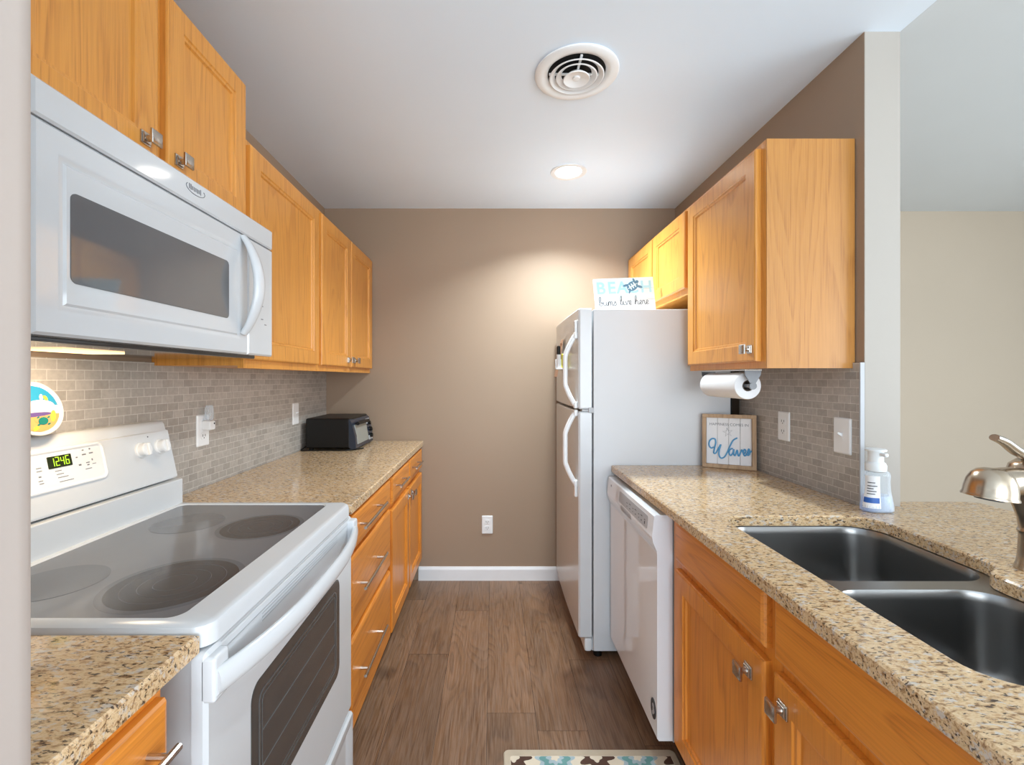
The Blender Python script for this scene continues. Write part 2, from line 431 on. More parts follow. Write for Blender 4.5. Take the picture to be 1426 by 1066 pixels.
# ------------------------------------------------------------------ room shell
YB = 2.99; XL = -1.108; XR = 1.193; CZ = 2.44
def planks():
    me = bpy.data.meshes.new('floor'); vs = []; fs = []; ids = []
    wdt = 0.19; x0 = -0.0245; ln = 1.22
    joint = {-1: 2.593, 0: 1.80, -2: 2.185, 2: 2.14, 1: 2.93, -3: 1.5, 3: 1.64}
    k = 0
    for r in range(-14, 7):
        xa, xb = x0 + r * wdt, x0 + (r + 1) * wdt
        j = joint.get(r, random.uniform(0, ln)); y = j - ln * 8
        while y < 3.2:  # kitchen and entry
            ya, yb = max(y, -0.4), min(y + ln, 3.2)
            if yb > ya:
                g = 0.0006; i = len(vs)
                vs += [(xa + g, ya + g, 0), (xb - g, ya + g, 0), (xb - g, yb - g, 0), (xa + g, yb - g, 0)]
                fs.append((i, i + 1, i + 2, i + 3)); ids.append(random.random()); k += 1
            y += ln
    i = len(vs)
    vs += [(-2.72, -3.62, -0.002), (1.305, -3.62, -0.002), (1.305, 3.2, -0.002), (-2.72, 3.2, -0.002),
           (-2.72, -3.62, -0.1), (1.305, -3.62, -0.1), (1.305, 3.2, -0.1), (-2.72, 3.2, -0.1)]
    b = [(0, 1, 2, 3), (7, 6, 5, 4), (0, 4, 5, 1), (1, 5, 6, 2), (2, 6, 7, 3), (3, 7, 4, 0)]
    fs += [tuple(q + i for q in f) for f in b]; ids += [0.5] * 6
    me.from_pydata(vs, [], fs); me.materials.append(M['floor']); me.materials.append(M['kick'])
    me.polygons.foreach_set('material_index', [0] * (len(fs) - 6) + [1] * 6)
    a = me.attributes.new('plank', 'FLOAT', 'FACE'); a.data.foreach_set('value', ids)
    o = bpy.data.objects.new('floor', me); COL.objects.link(o); o['kind'] = 'structure'
planks()
struct(MB().box((1.306, -3.62, -0.1), (4.36, 3.16, 0.004)), 'floor_living', 'bounce_carpet')
struct(MB().box((-2.72, -3.62, -0.0015), (1.305, -0.401, 0.004)), 'floor_entry', 'bounce_carpet')  # unseen pale floor, added for its bounced light
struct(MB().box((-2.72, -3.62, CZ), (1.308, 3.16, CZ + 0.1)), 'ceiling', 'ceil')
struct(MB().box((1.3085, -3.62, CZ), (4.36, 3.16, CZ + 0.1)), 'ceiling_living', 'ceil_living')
struct(MB().box((XL - 0.12, YB, 0), (1.308, YB + 0.12, CZ)), 'wall_back', 'paint_brown')
struct(MB().box((XL - 0.12, 0.47, 0), (XL, YB, CZ)), 'wall_left', 'paint_brown')
mb = MB()     # the wall end beside the camera: a rounded corner towards the aisle
pr = [(-2.72, 0.35), (-2.72, 0.47), (-0.482, 0.47), (-0.4745, 0.467), (-0.471, 0.46), (-0.47, 0.45), (-0.47, 0.37), (-0.476, 0.352), (-0.49, 0.35)]
mb.prism(pr[::-1], 'Z', 0, CZ); struct(mb, 'wall_entry', 'paint_entry')
mb = MB(); mb.mat(0).box((XR, 1.4645, 0), (1.307, YB, CZ)); mb.mat(1).box((XR + 0.0005, 1.463, 0), (1.308, 1.4655, CZ), 0.001)
struct(mb, 'wall_right', ['paint_brown', 'paint_light'])
struct(MB().box((1.308, 3.04, 0), (4.36, 3.16, CZ)), 'wall_back_living', 'paint_living')
mb = MB(); mb.box((4.24, -3.62, 0), (4.36, -2.2, CZ)).box((4.24, 0.6, 0), (4.36, 3.04, CZ)).box((4.24, -2.2, 0), (4.36, 0.6, 0.65)).box((4.24, -2.2, 2.25), (4.36, 0.6, CZ))
struct(mb, 'wall_right_living', 'paint_bounce_white')
mb = MB(); mb.box((-2.72, -3.62, 0), (-0.85, -3.5, CZ)).box((2.65, -3.62, 0), (4.24, -3.5, CZ)).box((-0.85, -3.62, 2.3), (2.65, -3.5, CZ))
struct(mb, 'wall_front', 'paint_bounce_white')
struct(MB().box((-2.84, -3.62, 0), (-2.72, 0.47, CZ)), 'wall_left_entry', 'paint_bounce_white')
def frame_rect(plane, at, a0, a1, b0, b1, w, d, mids=()):
    mb = MB()
    def bx(p0, p1, q0, q1):
        if plane == 'Y': mb.box((p0, at - d / 2, q0), (p1, at + d / 2, q1), 0.003)
        else: mb.box((at - d / 2, p0, q0), (at + d / 2, p1, q1), 0.003)
    bx(a0, a1, b0, b0 + w); bx(a0, a1, b1 - w, b1); bx(a0, a0 + w, b0 + w, b1 - w); bx(a1 - w, a1, b0 + w, b1 - w)
    for m in mids: bx(m - w / 2, m + w / 2, b0 + w, b1 - w)
    return mb
struct(frame_rect('Y', -3.56, -0.85, 2.65, 0.0, 2.3, 0.06, 0.08, (0.9,)), 'door_1', 'trim')  # unseen door frame, put in around the rear daylight panel
struct(frame_rect('X', 4.30, -2.2, 0.6, 0.65, 2.25, 0.06, 0.08, (-0.8,)), 'window_1', 'trim')  # unseen window frame, put in around the right daylight panel
mb = MB(); mb.prism([(YB - 0.014, 0.0), (YB, 0.0), (YB, 0.088), (YB - 0.005, 0.088), (YB - 0.008, 0.076), (YB - 0.013, 0.066)], 'X', -0.49, 1.19)
struct(mb, 'baseboard_back', 'trim')
struct(MB().box((XL, 0.472, 0.90), (XL + 0.011, YB, 1.376)), 'tile_backsplash_left', 'tile')
struct(MB().box((XR - 0.010, 1.470, 0.90), (XR, 2.19, 1.376)), 'tile_backsplash_right', 'tile')
struct(MB().box((XR - 0.013, 1.4635, 0.9145), (XR + 0.001, 1.4695, 1.376), 0.001), 'trim_1', 'grey_plastic')

# ------------------------------------------------------------------ left base run
FX = -0.485                                       # face frame plane of the left base cabinets
def base_cab(F, depth, u0, u1, name, label, loc, mat='low', mat_h='low_h', stile=0.02, rails=(), stiles=(), hollow=False):
    root = thing(name, label, 'cabinet', loc, 'base cabinets')
    mb = MB()
    if hollow:
        fbox(mb, F, u0 + 0.001, u0 + 0.017, 0.115, 0.8835, -depth, -0.02); fbox(mb, F, u1 - 0.017, u1 - 0.001, 0.115, 0.8835, -depth, -0.02)
        fbox(mb, F, u0 + 0.017, u1 - 0.017, 0.115, 0.131, -depth, -0.02); fbox(mb, F, u0 + 0.017, u1 - 0.017, 0.131, 0.8835, -depth, -depth + 0.006)
    else: fbox(mb, F, u0 + 0.001, u1 - 0.001, 0.115, 0.8835, -depth, -0.02)
    mb.build('carcass', mat, root)
    mb = MB(); t0, t1 = -0.02, 0.0
    fbox(mb, F, u0 + 0.001, u0 + stile * 1.9, 0.115, 0.8835, t0, t1); fbox(mb, F, u1 - stile * 1.9, u1 - 0.001, 0.115, 0.8835, t0, t1)
    fbox(mb, F, u0 + 0.002, u1 - 0.002, 0.115, 0.155, t0, t1 - 0.0002); fbox(mb, F, u0 + 0.002, u1 - 0.002, 0.845, 0.883, t0, t1 - 0.0002)
    for v in rails: fbox(mb, F, u0 + 0.002, u1 - 0.002, v - 0.02, v + 0.02, t0, t1 - 0.0004)
    for u in stiles: fbox(mb, F, u - 0.02, u + 0.02, 0.15, 0.85, t0, t1)
    mb.build('face_frame', mat, root)
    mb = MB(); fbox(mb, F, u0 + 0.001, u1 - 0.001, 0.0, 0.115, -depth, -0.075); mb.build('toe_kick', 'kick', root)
    return root
F = LF(FX); DL = FX - XL - 0.002
c = base_cab(F, DL, 0.472, 0.664, 'base_cabinet', 'narrow amber oak base cabinet between wall end and white range', (FX, 0.57, 0), rails=(0.735,))
d = slab_front(F, 0.480, 0.655, 0.745, 0.866, 'low_h', c); bar_pull(F, 0.505, 0.630, 0.815, 0.02, d)
d = panel_door(F, 0.480, 0.655, 0.15, 0.715, 'low', c, fw=0.04)
c = base_cab(F, DL, 1.474, 2.080, 'base_cabinet', 'amber oak base cabinet with three stacked drawers beside the range', (FX, 1.78, 0), rails=(0.738, 0.464))
for v0, v1, vh in ((0.747, 0.866, 0.815), (0.476, 0.730, 0.608), (0.152, 0.454, 0.310)):
    d = slab_front(F, 1.492, 2.062, v0, v1, 'low_h', c); bar_pull(F, 1.55, 1.868, vh, 0.02, d)
c = base_cab(F, DL, 2.082, YB - 0.002, 'base_cabinet', 'amber oak base cabinet with two doors and two drawers, against back wall', (FX, 2.53, 0), rails=(0.728,), stiles=(2.53,))
for u0, u1, h0, h1 in ((2.098, 2.520, 2.15, 2.36), (2.540, 2.968, 2.585, 2.81)):
    d = slab_front(F, u0, u1, 0.742, 0.866, 'low_h', c); bar_pull(F, h0, h1, 0.812, 0.02, d)
for u0, u1, k in ((2.098, 2.520, 2.485), (2.540, 2.968, 2.575)):
    d = panel_door(F, u0, u1, 0.150, 0.712, 'low', c); knob(F, k, 0.68, 0.02, d)
CT0, CT1 = 0.884, 0.914
mb = MB(); slab(mb, [(XL + 0.012, 0.472), (-0.472, 0.472), (-0.472, 0.731), (XL + 0.012, 0.731)], [], CT0, CT1)
single(mb, 'countertop', 'granite', 'small speckled granite countertop piece between wall end and range', 'countertop', (-0.78, 0.6, CT0), 'granite countertops')
mb = MB(); slab(mb, [(XL + 0.012, 1.474), (-0.459, 1.474), (-0.459, YB - 0.001), (XL + 0.012, YB - 0.001)], [], CT0, CT1)
single(mb, 'countertop', 'granite', 'granite countertop carrying the black toaster oven, below tiled wall', 'countertop', (-0.78, 2.2, CT0), 'granite countertops')

# ------------------------------------------------------------------ range
RY0, RY1 = 0.733, 1.472
rg = thing('range', 'white electric range with black glass cooktop and green clock display', 'stove', (-0.78, 1.10, 0))
mb = MB(); mb.box((-1.094, RY0 + 0.002, 0.02), (-0.482, RY1 - 0.002, 0.893), 0.004)
for y in (RY0 + 0.05, RY1 - 0.05):
    for x in (-1.04, -0.54): mb.lathe([(0.016, 0.0), (0.016, 0.03)], (x, y, 0), n=12)
mb.build('body', 'white', rg)
# cooktop: white rolled rim and the dark glass
mb = MB(); fr = rrect(-1.03, -0.459, RY0, RY1, 0.03); inn = rrect(-0.985, -0.527, RY0 + 0.028, RY1 - 0.03, 0.022)
mb.loft([[(p[0], p[1], 0.888) for p in fr], [(p[0], p[1], 0.912) for p in fr], [(p[0], p[1], 0.921) for p in offset(fr, 0.003)], [(p[0], p[1], 0.926) for p in offset(fr, 0.012)],
         [(p[0], p[1], 0.926) for p in offset(inn, -0.004)], [(p[0], p[1], 0.922) for p in inn], [(p[0], p[1], 0.915) for p in inn]])
ct = mb.build('cooktop_rim', 'white', rg)
mb = MB(); mb.prism(offset(inn, 0.0005), 'Z', 0.916, 0.9232); gl = mb.build('glass_top', 'cooktop', rg)
for x, y, r, big in ((-0.625, 0.895, 0.122, True), (-0.630, 1.235, 0.108, True), (-0.862, 0.895, 0.085, False), (-0.845, 1.262, 0.088, False)):
    mb = MB()
    if big:
        mb.mat(1).lathe([(r, 0.9233), (r, 0.92345)], (x, y, 0), n=56)
        mb.mat(0).lathe([(r * 0.90, 0.9234), (r * 0.90, 0.9236)], (x, y, 0), n=56)
        for q in (0.72, 0.5, 0.3): mb.mat(1).lathe([(r * q, 0.92365), (r * q - 0.0012, 0.92365), (r * q - 0.0012, 0.9237), (r * q, 0.9237)], (x, y, 0), n=48, cap=False)
    else: mb.mat(1).lathe([(r, 0.9233), (r, 0.9236)], (x, y, 0), n=48)
    mb.build('burner', ['burner', 'burner_faint'], gl)
# backguard and console
mb = MB(); mb.box((-1.094, RY0 + 0.012, 0.89), (-1.0, RY1 - 0.004, 1.003), 0.004); mb.build('backguard', 'white', rg)
CX = lambda z: -1.012 + (z - 1.006) * (-0.034 / 0.16)            # slanted console face
prof = [(-1.094, 1.008), (CX(1.010) - 0.004, 1.008), (CX(1.012), 1.014), (CX(1.158), 1.158), (CX(1.160) - 0.007, 1.1605), (-1.056, 1.178), (-1.062, 1.186), (-1.078, 1.189), (-1.094, 1.187)]
mb = MB(); NY = 8; rr = []
for k in range(NY + 1):                                       # rounded console ends
    y = RY0 + 0.001 + (RY1 - RY0 - 0.002) * (k / NY)
    e = {0: 0.80, NY: 0.80, 1: 1.0, NY - 1: 1.0}.get(k, 1.0)
    if k in (1, NY - 1): y = RY0 + 0.012 if k == 1 else RY1 - 0.012
    rr.append([(-1.094 + (p[0] + 1.094) * e, y, 1.098 + (p[1] - 1.098) * (0.94 if e < 1 else 1)) for p in prof])
mb.loft(rr); con = mb.build('console', 'white', rg, smooth=50)
def CF(u, v, w): return (CX(v) + w * 0.978, u, v + w * 0.21)
mb = MB(); mb.loft(rings(CF, 0.972, 1.212, 1.062, 1.156, [(0, 0.0), (0.0, 0.003), (0.003, 0.004), (0.006, 0.003), (0.008, 0.0012), (0.010, 0.0012)], 0.018)); cp = mb.build('control_panel', 'white2', con)
mb = MB(); mb.loft(rings(CF, 1.058, 1.118, 1.112, 1.140, [(0, 0.001), (0, 0.0022)], 0.002)); ds = mb.build('display', 'display', cp)
SEG = {'1': 'bc', '2': 'abged', '4': 'fgbc', '6': 'afgedc'}
mb = MB()
for i, dg in enumerate('1246'):
    u = 1.0645 + i * 0.0125; a, h = 0.009, 0.0095; v = 1.1165; th = 0.0017
    for sg in SEG[dg]:
        q = {'a': (0, 2 * h, a, th), 'g': (0, h, a, th), 'd': (0, 0, a, th), 'f': (0, h, th, h), 'b': (a - th, h, th, h), 'e': (0, 0, th, h), 'c': (a - th, 0, th, h + th)}[sg]
        mb.loft(rings(CF, u + q[0], u + q[0] + q[2], v + q[1], v + q[1] + q[3], [(0, 0.0020), (0, 0.0027)]))
mb.build('clock_digits', 'led', ds)
mb = MB()
for u, v, w_, h_ in ((1.130, 1.126, 0.005, 0.003), (1.150, 1.141, 0.005, 0.003), (1.148, 1.130, 0.011, 0.003), (1.170, 1.141, 0.004, 0.004), (1.168, 1.131, 0.011, 0.003), (1.172, 1.113, 0.003, 0.005), (1.172, 1.104, 0.010, 0.0016),
                     (1.134, 1.106, 0.007, 0.004), (1.155, 1.109, 0.010, 0.0025), (1.157, 1.103, 0.006, 0.003), (1.150, 1.094, 0.018, 0.002), (1.072, 1.104, 0.016, 0.0018), (1.074, 1.096, 0.018, 0.0018), (1.076, 1.088, 0.026, 0.0018),
                     (1.078, 1.078, 0.036, 0.0016), (1.030, 1.118, 0.012, 0.002), (1.030, 1.111, 0.012, 0.002), (1.032, 1.098, 0.006, 0.003), (1.030, 1.089, 0.010, 0.002), (1.031, 1.083, 0.010, 0.002), (1.000, 1.115, 0.012, 0.002), (1.000, 1.095, 0.012, 0.002)):
    mb.loft(rings(CF, u, u + w_, v, v + h_, [(0, 0.0010), (0, 0.0016)]))
mb.build('panel_lettering', 'mark', cp)
for u in (0.782, 0.852, 1.336, 1.412):
    mb = MB(); n = 24
    rs = [[CF(u + r * math.cos(2 * math.pi * i / n), 1.113 + r * math.sin(2 * math.pi * i / n), h) for i in range(n)] for r, h in ((0.0225, 0.0), (0.022, 0.004), (0.0195, 0.006), (0.0185, 0.020), (0.016, 0.023))]
    mb.loft(rs); mb.loft(rings(CF, u - 0.0045, u + 0.0045, 1.113 - 0.0175, 1.113 + 0.0175, [(0, 0.02), (0, 0.028), (0.002, 0.030)]))
    mb.build('control_knob', 'white2', con)
mb = MB(); mb.loft([[CF(1.372 + 0.002 * math.cos(i), 1.148 + 0.002 * math.sin(i), h) for i in (0, 1, 2, 3, 4, 5, 6)] for h in (0.0, 0.001)]); mb.build('indicator', 'darkmark', con)
# oven door
DF = LF(-0.457)
mb = MB(); mb.loft(rings(DF, RY0 - 0.008, RY1 - 0.004, 0.268, 0.884, [(0, -0.024), (0, -0.006), (0.006, 0.0)], 0.01)); od = mb.build('oven_door', 'white', rg)
mb = MB(); mb.loft(rings(DF, 0.858, 1.350, 0.452, 0.738, [(0, -0.001), (0, 0.0008), (0.003, 0.0012)], 0.03)); wn = mb.build('oven_window', 'glass_dark', od)
mb = MB()
o1 = rrect(0.885, 1.322, 0.478, 0.712, 0.02); o2 = rrect(0.889, 1.318, 0.482, 0.708, 0.018)
for a in ((o1, o2), (rrect(0.897, 1.310, 0.490, 0.700, 0.015), rrect(0.899, 1.308, 0.492, 0.698, 0.014))):
    mb.loft([[DF(p[0], p[1], 0.0013) for p in a[0]], [DF(p[0], p[1], 0.0020) for p in a[0]], [DF(p[0], p[1], 0.0020) for p in a[1]], [DF(p[0], p[1], 0.0013) for p in a[1]]], False, False)
for v in (0.56, 0.63): mb.tube([DF(0.90, v, 0.0015), DF(1.305, v, 0.0015)], 0.0012, 6)
mb.build('window_trim', 'dimline', wn)
mb = MB()
for k in range(2): mb.box(DF(RY0 + 0.03, 0.8845 - 0.0175 * k, 0.0003), DF(RY1 - 0.03, 0.8825 - 0.0175 * k, 0.0009))
for k in range(3): mb.box(DF(0.90, 0.8605 - 0.007 * k, 0.0003), DF(1.33, 0.8580 - 0.007 * k, 0.0009))
mb.build('vent_slots', 'grey_plastic', od)
hp = []
for k in range(25):
    t = k / 24; y = RY0 - 0.002 + (RY1 - RY0 - 0.008) * t
    hp.append((-0.446 + 0.044 * (1 - abs(2 * t - 1) ** 2.6), y, 0.836))
mb = MB(); mb.tube(hp, [0.018] * 25, 14, flat=(0.62, 1.25))
mb.box((-0.470, RY0 - 0.008, 0.804), (-0.443, RY0 + 0.033, 0.878), 0.006); mb.box((-0.468, RY1 - 0.045, 0.806), (-0.437, RY1 - 0.004, 0.876), 0.006)
mb.build('oven_handle', 'white', od, smooth=50)
mb = MB(); mb.loft(rings(DF, RY0 - 0.008, RY1 - 0.004, 0.035, 0.258, [(0, -0.024), (0, 0.0), (0.006, 0.006), (0.03, 0.006), (0.045, -0.002), (0.06, -0.002)], 0.012)); mb.build('storage_drawer', 'white', rg)

# ------------------------------------------------------------------ microwave
MX = -0.714; MF = LF(MX); MZ0, MZ1 = 1.390, 1.799
mw = thing('microwave', 'white over-the-range microwave with grey window and curved handle', 'microwave', (-0.9, 1.10, MZ0))
WY0 = 0.706
mb = MB(); mb.box((XL + 0.012, WY0, MZ0 + 0.012), (MX - 0.03, RY1, MZ1), 0.004); mb.build('body', 'white_gloss', mw)
mb = MB(); mb.box((XL + 0.03, WY0 + 0.01, MZ0 - 0.004), (MX - 0.05, RY1 - 0.01, MZ0 + 0.014), 0.005)
un = mb.build('underside', 'glass_dark', mw)
mb = MB(); mb.loft(rings(MF, WY0, RY1, 1.739, MZ1, [(0, -0.032), (0, -0.004), (0.004, 0.0)])); fa = mb.build('vent_fascia', 'white_gloss', mw)
mb = MB(); mb.loft(rings(MF, WY0, 1.325, MZ0 + 0.004, 1.736, [(0, -0.032), (0, -0.005), (0.005, 0.0), (0.040, 0.0), (0.046, -0.003), (0.052, -0.003), (0.056, 0.0)])); dr = mb.build('door', 'white_gloss', mw)
mb = MB(); mb.loft(rings(MF, 0.768, 1.228, 1.486, 1.640, [(0, -0.001), (0, 0.0012), (0.001, 0.0015)], 0.012)); mb.build('window', 'mw_glass', dr)
mb = MB(); mb.loft(rings(MF, 1.327, RY1, MZ0 + 0.004, 1.736, [(0, -0.032), (0, -0.005), (0.005, 0.0)])); cp = mb.build('control_panel', 'white_gloss', mw)
mb = MB()
for v, u in ((1.638, 1.39), (1.638, 1.405), (1.565, 1.375), (1.545, 1.40), (1.52, 1.375), (1.505, 1.40), (1.49, 1.42)):
    mb.loft(rings(MF, u, u + (0.006 if v > 1.6 else 0.012), v, v + (0.014 if v > 1.6 and u > 1.4 else 0.003), [(0, 0), (0, 0.0006)]))
mb.build('panel_lettering', 'mark', cp)
hp = [(MX + 0.002 + 0.045 * math.sin(math.pi * k / 16) ** 0.8, 1.298, 1.452 + 0.276 * k / 16) for k in range(17)]
mb = MB(); mb.tube(hp, [0.010 + 0.006 * math.sin(math.pi * k / 16) for k in range(17)], 12, flat=(0.8, 1.5), up=(0, 1, 0)); mb.build('handle', 'white', dr, smooth=60)
mb = MB()                                                     # maker's badge: broken letter strokes and a ring swoosh
for i in range(8):
    u = 1.068 + i * 0.0058; mb.loft(rings(MF, u, u + 0.0032, 1.772 - 0.0012 * (i % 2), 1.781 + 0.003 * (i in (0, 1, 7)), [(0, 0), (0, 0.0006)]))
pts = [MF(1.092 + 0.034 * math.cos(R(a)), 1.776 + 0.012 * math.sin(R(a)), 0.0005) for a in range(150, 401, 12)]
mb.tube(pts, 0.0009, 6); mb.build('badge', 'mark', fa)
mb = MB(); mb.box((-0.97, 0.94, MZ0 - 0.0075), (-0.89, 1.10, MZ0 - 0.003), 0.001); mb.build('cooktop_lamp', 'hoodlamp', un)
l = area('hood_light', (-0.93, 1.02, MZ0 - 0.012), (0, R(20), 0), 0.08, 0.14, 1.7, (1.0, 0.78, 0.52))

# ------------------------------------------------------------------ left wall cabinets
UX = -0.809                                        # face frame plane
def wall_cab(F, depth, u0, u1, v0, v1, label, loc, mid=(), end_mat='oak'):
    root = thing('wall_cabinet', label, 'cabinet', loc, 'wall cabinets')
    mb = MB(); fbox(mb, F, u0 + 0.0008, u1 - 0.0008, v0 + 0.008, v1, -depth, -0.019); mb.build('carcass', end_mat, root)
    mb = MB()
    fbox(mb, F, u0 + 0.0008, u0 + 0.038, v0, v1, -0.019, 0); fbox(mb, F, u1 - 0.038, u1 - 0.0008, v0, v1, -0.019, 0)
    fbox(mb, F, u0 + 0.001, u1 - 0.001, v0 + 0.0003, v0 + 0.04, -0.019, -0.0003); fbox(mb, F, u0 + 0.001, u1 - 0.001, v1 - 0.04, v1 - 0.0003, -0.019, -0.0003)
    for m in mid: fbox(mb, F, m - 0.03, m + 0.03, v0, v1, -0.019, -0.0002)
    mb.build('face_frame', 'oak', root)
    return root
F = LF(UX); UD = UX - XL - 0.002
c = wall_cab(F, UD, 0.704, RY1 - 0.001, 1.801, 2.275, 'taller honey oak wall cabinet with two doors directly above the microwave', (UX, 1.1, 1.8), mid=(1.09,))
for u0, u1, k in ((0.722, 1.076, 1.030), (1.104, 1.456, 1.140)):
    d = panel_door(F, u0, u1, 1.822, 2.262, 'oak', c); knob(F, k, 1.868, 0.02, d)
UZ0, UZ1 = 1.358, 2.106
c = wall_cab(F, UD, RY1 + 0.001, 2.082, UZ0, UZ1, 'honey oak wall cabinet with one wide door between microwave and paired doors', (UX, 1.78, UZ0))
d = panel_door(F, 1.488, 2.068, UZ0 + 0.028, UZ1 - 0.018, 'oak', c)
c = wall_cab(F, UD, 2.084, YB - 0.002, UZ0, UZ1, 'honey oak wall cabinet with paired doors above the black toaster oven', (UX, 2.53, UZ0), mid=(2.53,))
for u0, u1, k in ((2.102, 2.522, 2.478), (2.540, 2.970, 2.585)):
    d = panel_door(F, u0, u1, UZ0 + 0.028, UZ1 - 0.018, 'oak', c); knob(F, k, 1.424, 0.02, d)

# ------------------------------------------------------------------ right wall cabinets
VX = 0.900; F = RF(VX); VD = XR - VX - 0.002
c = wall_cab(F, VD, 1.500, 2.082, UZ0, 2.114, 'honey oak wall cabinet with exposed end panel above the paper towel holder', (VX, 1.79, UZ0), end_mat='oak_end_dim')
mb = MB(); mb.box((VX - 0.0, 1.4985, UZ0), (XR - 0.003, 1.501, 2.1142)); mb.build('end_panel', 'oak_end_dim', c)
d = panel_door(F, 1.530, 2.066, UZ0 + 0.024, 2.096, 'oak', c); knob(F, 1.562, 1.424, 0.02, d)
c = wall_cab(F, VD, 2.084, YB - 0.002, 1.712, 2.114, 'short honey oak wall cabinet with two doors over the refrigerator', (VX, 2.53, 1.712), mid=(2.53,))
for u0, u1 in ((2.100, 2.520), (2.540, 2.972)): panel_door(F, u0, u1, 1.742, 2.096, 'oak', c)

# ------------------------------------------------------------------ refrigerator
fY0, fY1 = 2.155, 2.925
fg = thing('refrigerator', 'white top-freezer refrigerator beside the dishwasher', 'refrigerator', (0.78, 2.54, 0))
mb = MB(); mb.box((0.474, fY0, 0.03), (1.125, fY1, 1.652), 0.006); mb.box((0.47, fY0 + 0.02, 0.022), (0.50, fY1 - 0.02, 0.09), 0.004); mb.build('body', 'white_side', fg)
for y in (fY0 + 0.03, fY1 - 0.03):
    for x in (0.50, 1.08): MB().lathe([(0.02, 0), (0.02, 0.032)], (x, y, 0), n=14).build('foot', 'black', fg)
mb = MB(); mb.box((0.432, fY0 + 0.006, 0.024), (0.470, fY1 - 0.006, 0.090), 0.012); mb.build('kick_grille', 'white2', fg)
def fdoor(name, z0, z1):
    mb = MB(); n = 10; pts = [(0.466, z) for z in (0,)]
    prof = [(0.466, fY0), (0.412, fY0)] 
    for k in range(9):
        t = k / 8; prof.append((0.404 - 0.006 * math.sin(math.pi * t), fY0 + 0.008 + (fY1 - fY0 - 0.016) * t))
    prof += [(0.412, fY1), (0.466, fY1)]
    ins = lambda e: [(0.466 if p[0] > 0.46 else p[0] + e, min(max(p[1], fY0 + e), fY1 - e)) for p in prof]
    mb.loft([[(p[0], p[1], z) for p in ins(e)] for e, z in ((0.006, z0), (0.0, z0 + 0.006), (0.0, z1 - 0.006), (0.006, z1))])
    return mb.build(name, 'white', fg, smooth=30)
fz = fdoor('freezer_door', 1.178, 1.658); fd = fdoor('fresh_food_door', 0.094, 1.166)
for par, za, zb, tail in ((fz, 1.196, 1.530, (1.53, 1.602)), (fd, 0.820, 1.158, (0.755, 0.83))):
    mb = MB(); hp = [(0.394 - 0.048 * min(1, max(0, math.sin(math.pi * k / 32)) * 1.25) ** 0.9, fY0 + 0.038, za + (zb - za) * k / 32) for k in range(33)]
    mb.tube(hp, 0.012, 12, up=(0, 1, 0)); mb.box((0.389, fY0 + 0.026, tail[0]), (0.404, fY0 + 0.050, tail[1]), 0.004)
    for z in (za, zb): mb.box((0.386, fY0 + 0.022, z - 0.016), (0.405, fY0 + 0.054, z + 0.016), 0.005)
    mb.build('handle', 'white2', par, smooth=50)
mb = MB(); mb.box((0.420, fY0 + 0.001, 1.167), (0.472, fY0 + 0.05, 1.177), 0.002); mb.box((0.450, fY0 - 0.004, 1.160), (0.475, fY0 + 0.03, 1.186), 0.003); mb.build('hinge', 'grey_plastic', fg)
mb = MB(); mb.box((1.126, fY0 + 0.01, 0.05), (1.135, fY1 - 0.01, 1.62))
for k in range(40): mb.tube([(1.137, fY0 + 0.02, 0.3 + k * 0.03), (1.137, fY1 - 0.02, 0.3 + k * 0.03)], 0.003, 6)
mb.build('condenser_coils', 'black', fg)

# ------------------------------------------------------------------ dishwasher
wY0, wY1 = 1.520, 2.128
dw = thing('dishwasher', 'white dishwasher with control panel, between refrigerator and oak sink cabinet', 'dishwasher', (0.85, 1.82, 0))
mb = MB(); mb.box((0.602, wY0 + 0.004, 0.105), (1.170, wY1 - 0.004, 0.868)); mb.build('tub', 'grey_plastic', dw)
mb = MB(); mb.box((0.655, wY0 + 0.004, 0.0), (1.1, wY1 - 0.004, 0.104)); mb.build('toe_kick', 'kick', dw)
mb = MB(); mb.prism([(0.600, 0.866), (0.543, 0.866), (0.538, 0.862), (0.531, 0.795), (0.534, 0.775), (0.547, 0.745), (0.548, 0.735), (0.548, 0.118), (0.554, 0.110), (0.600, 0.110)], 'Y', wY0 + 0.003, wY1 - 0.003)
M['white_dw'] = plain('white_dishwasher_enamel', (240, 243, 248), 0.07, spec=0.7, var=0.01)
dd = mb.build('door', 'white_dw', dw, smooth=20)
def WF(u, v, w): return (0.538 - (0.862 - v) * 0.1045 - w, u, v)
mb = MB(); mb.loft(rings(WF, 1.575, 1.93, 0.803, 0.848, [(0, -0.001), (0, 0.0006), (0.004, 0.001)], 0.01)); cp = mb.build('control_strip', 'grey_plastic', dd)
mb = MB()
for i, (u, w_) in enumerate(((1.60, 0.010), (1.632, 0.016), (1.665, 0.010), (1.70, 0.018), (1.735, 0.010), (1.77, 0.018), (1.81, 0.012))):
    mb.loft(rings(WF, u, u + w_, 0.826 + 0.004 * (i % 2), 0.8285 + 0.004 * (i % 2), [(0, 0.0008), (0, 0.0014)])); mb.loft(rings(WF, u, u + w_ * 0.6, 0.814, 0.817, [(0, 0.0008), (0, 0.0014)]))
mb.loft(rings(WF, 1.60, 1.606, 0.812, 0.822, [(0, 0.0008), (0, 0.0014)])); mb.build('panel_lettering', 'darkmark', cp)
mb = MB(); mb.loft(rings(WF, 2.06, 2.072, 0.832, 0.842, [(0, 0), (0, 0.0008)], 0.005)); mb.build('indicator', 'mark', dd)
mb = MB(); mb.box((0.530, 1.76, 0.775), (0.560, 1.90, 0.800), 0.005); mb.build('grip_pocket', 'grey_plastic', dd)
mb = MB(); n = 32
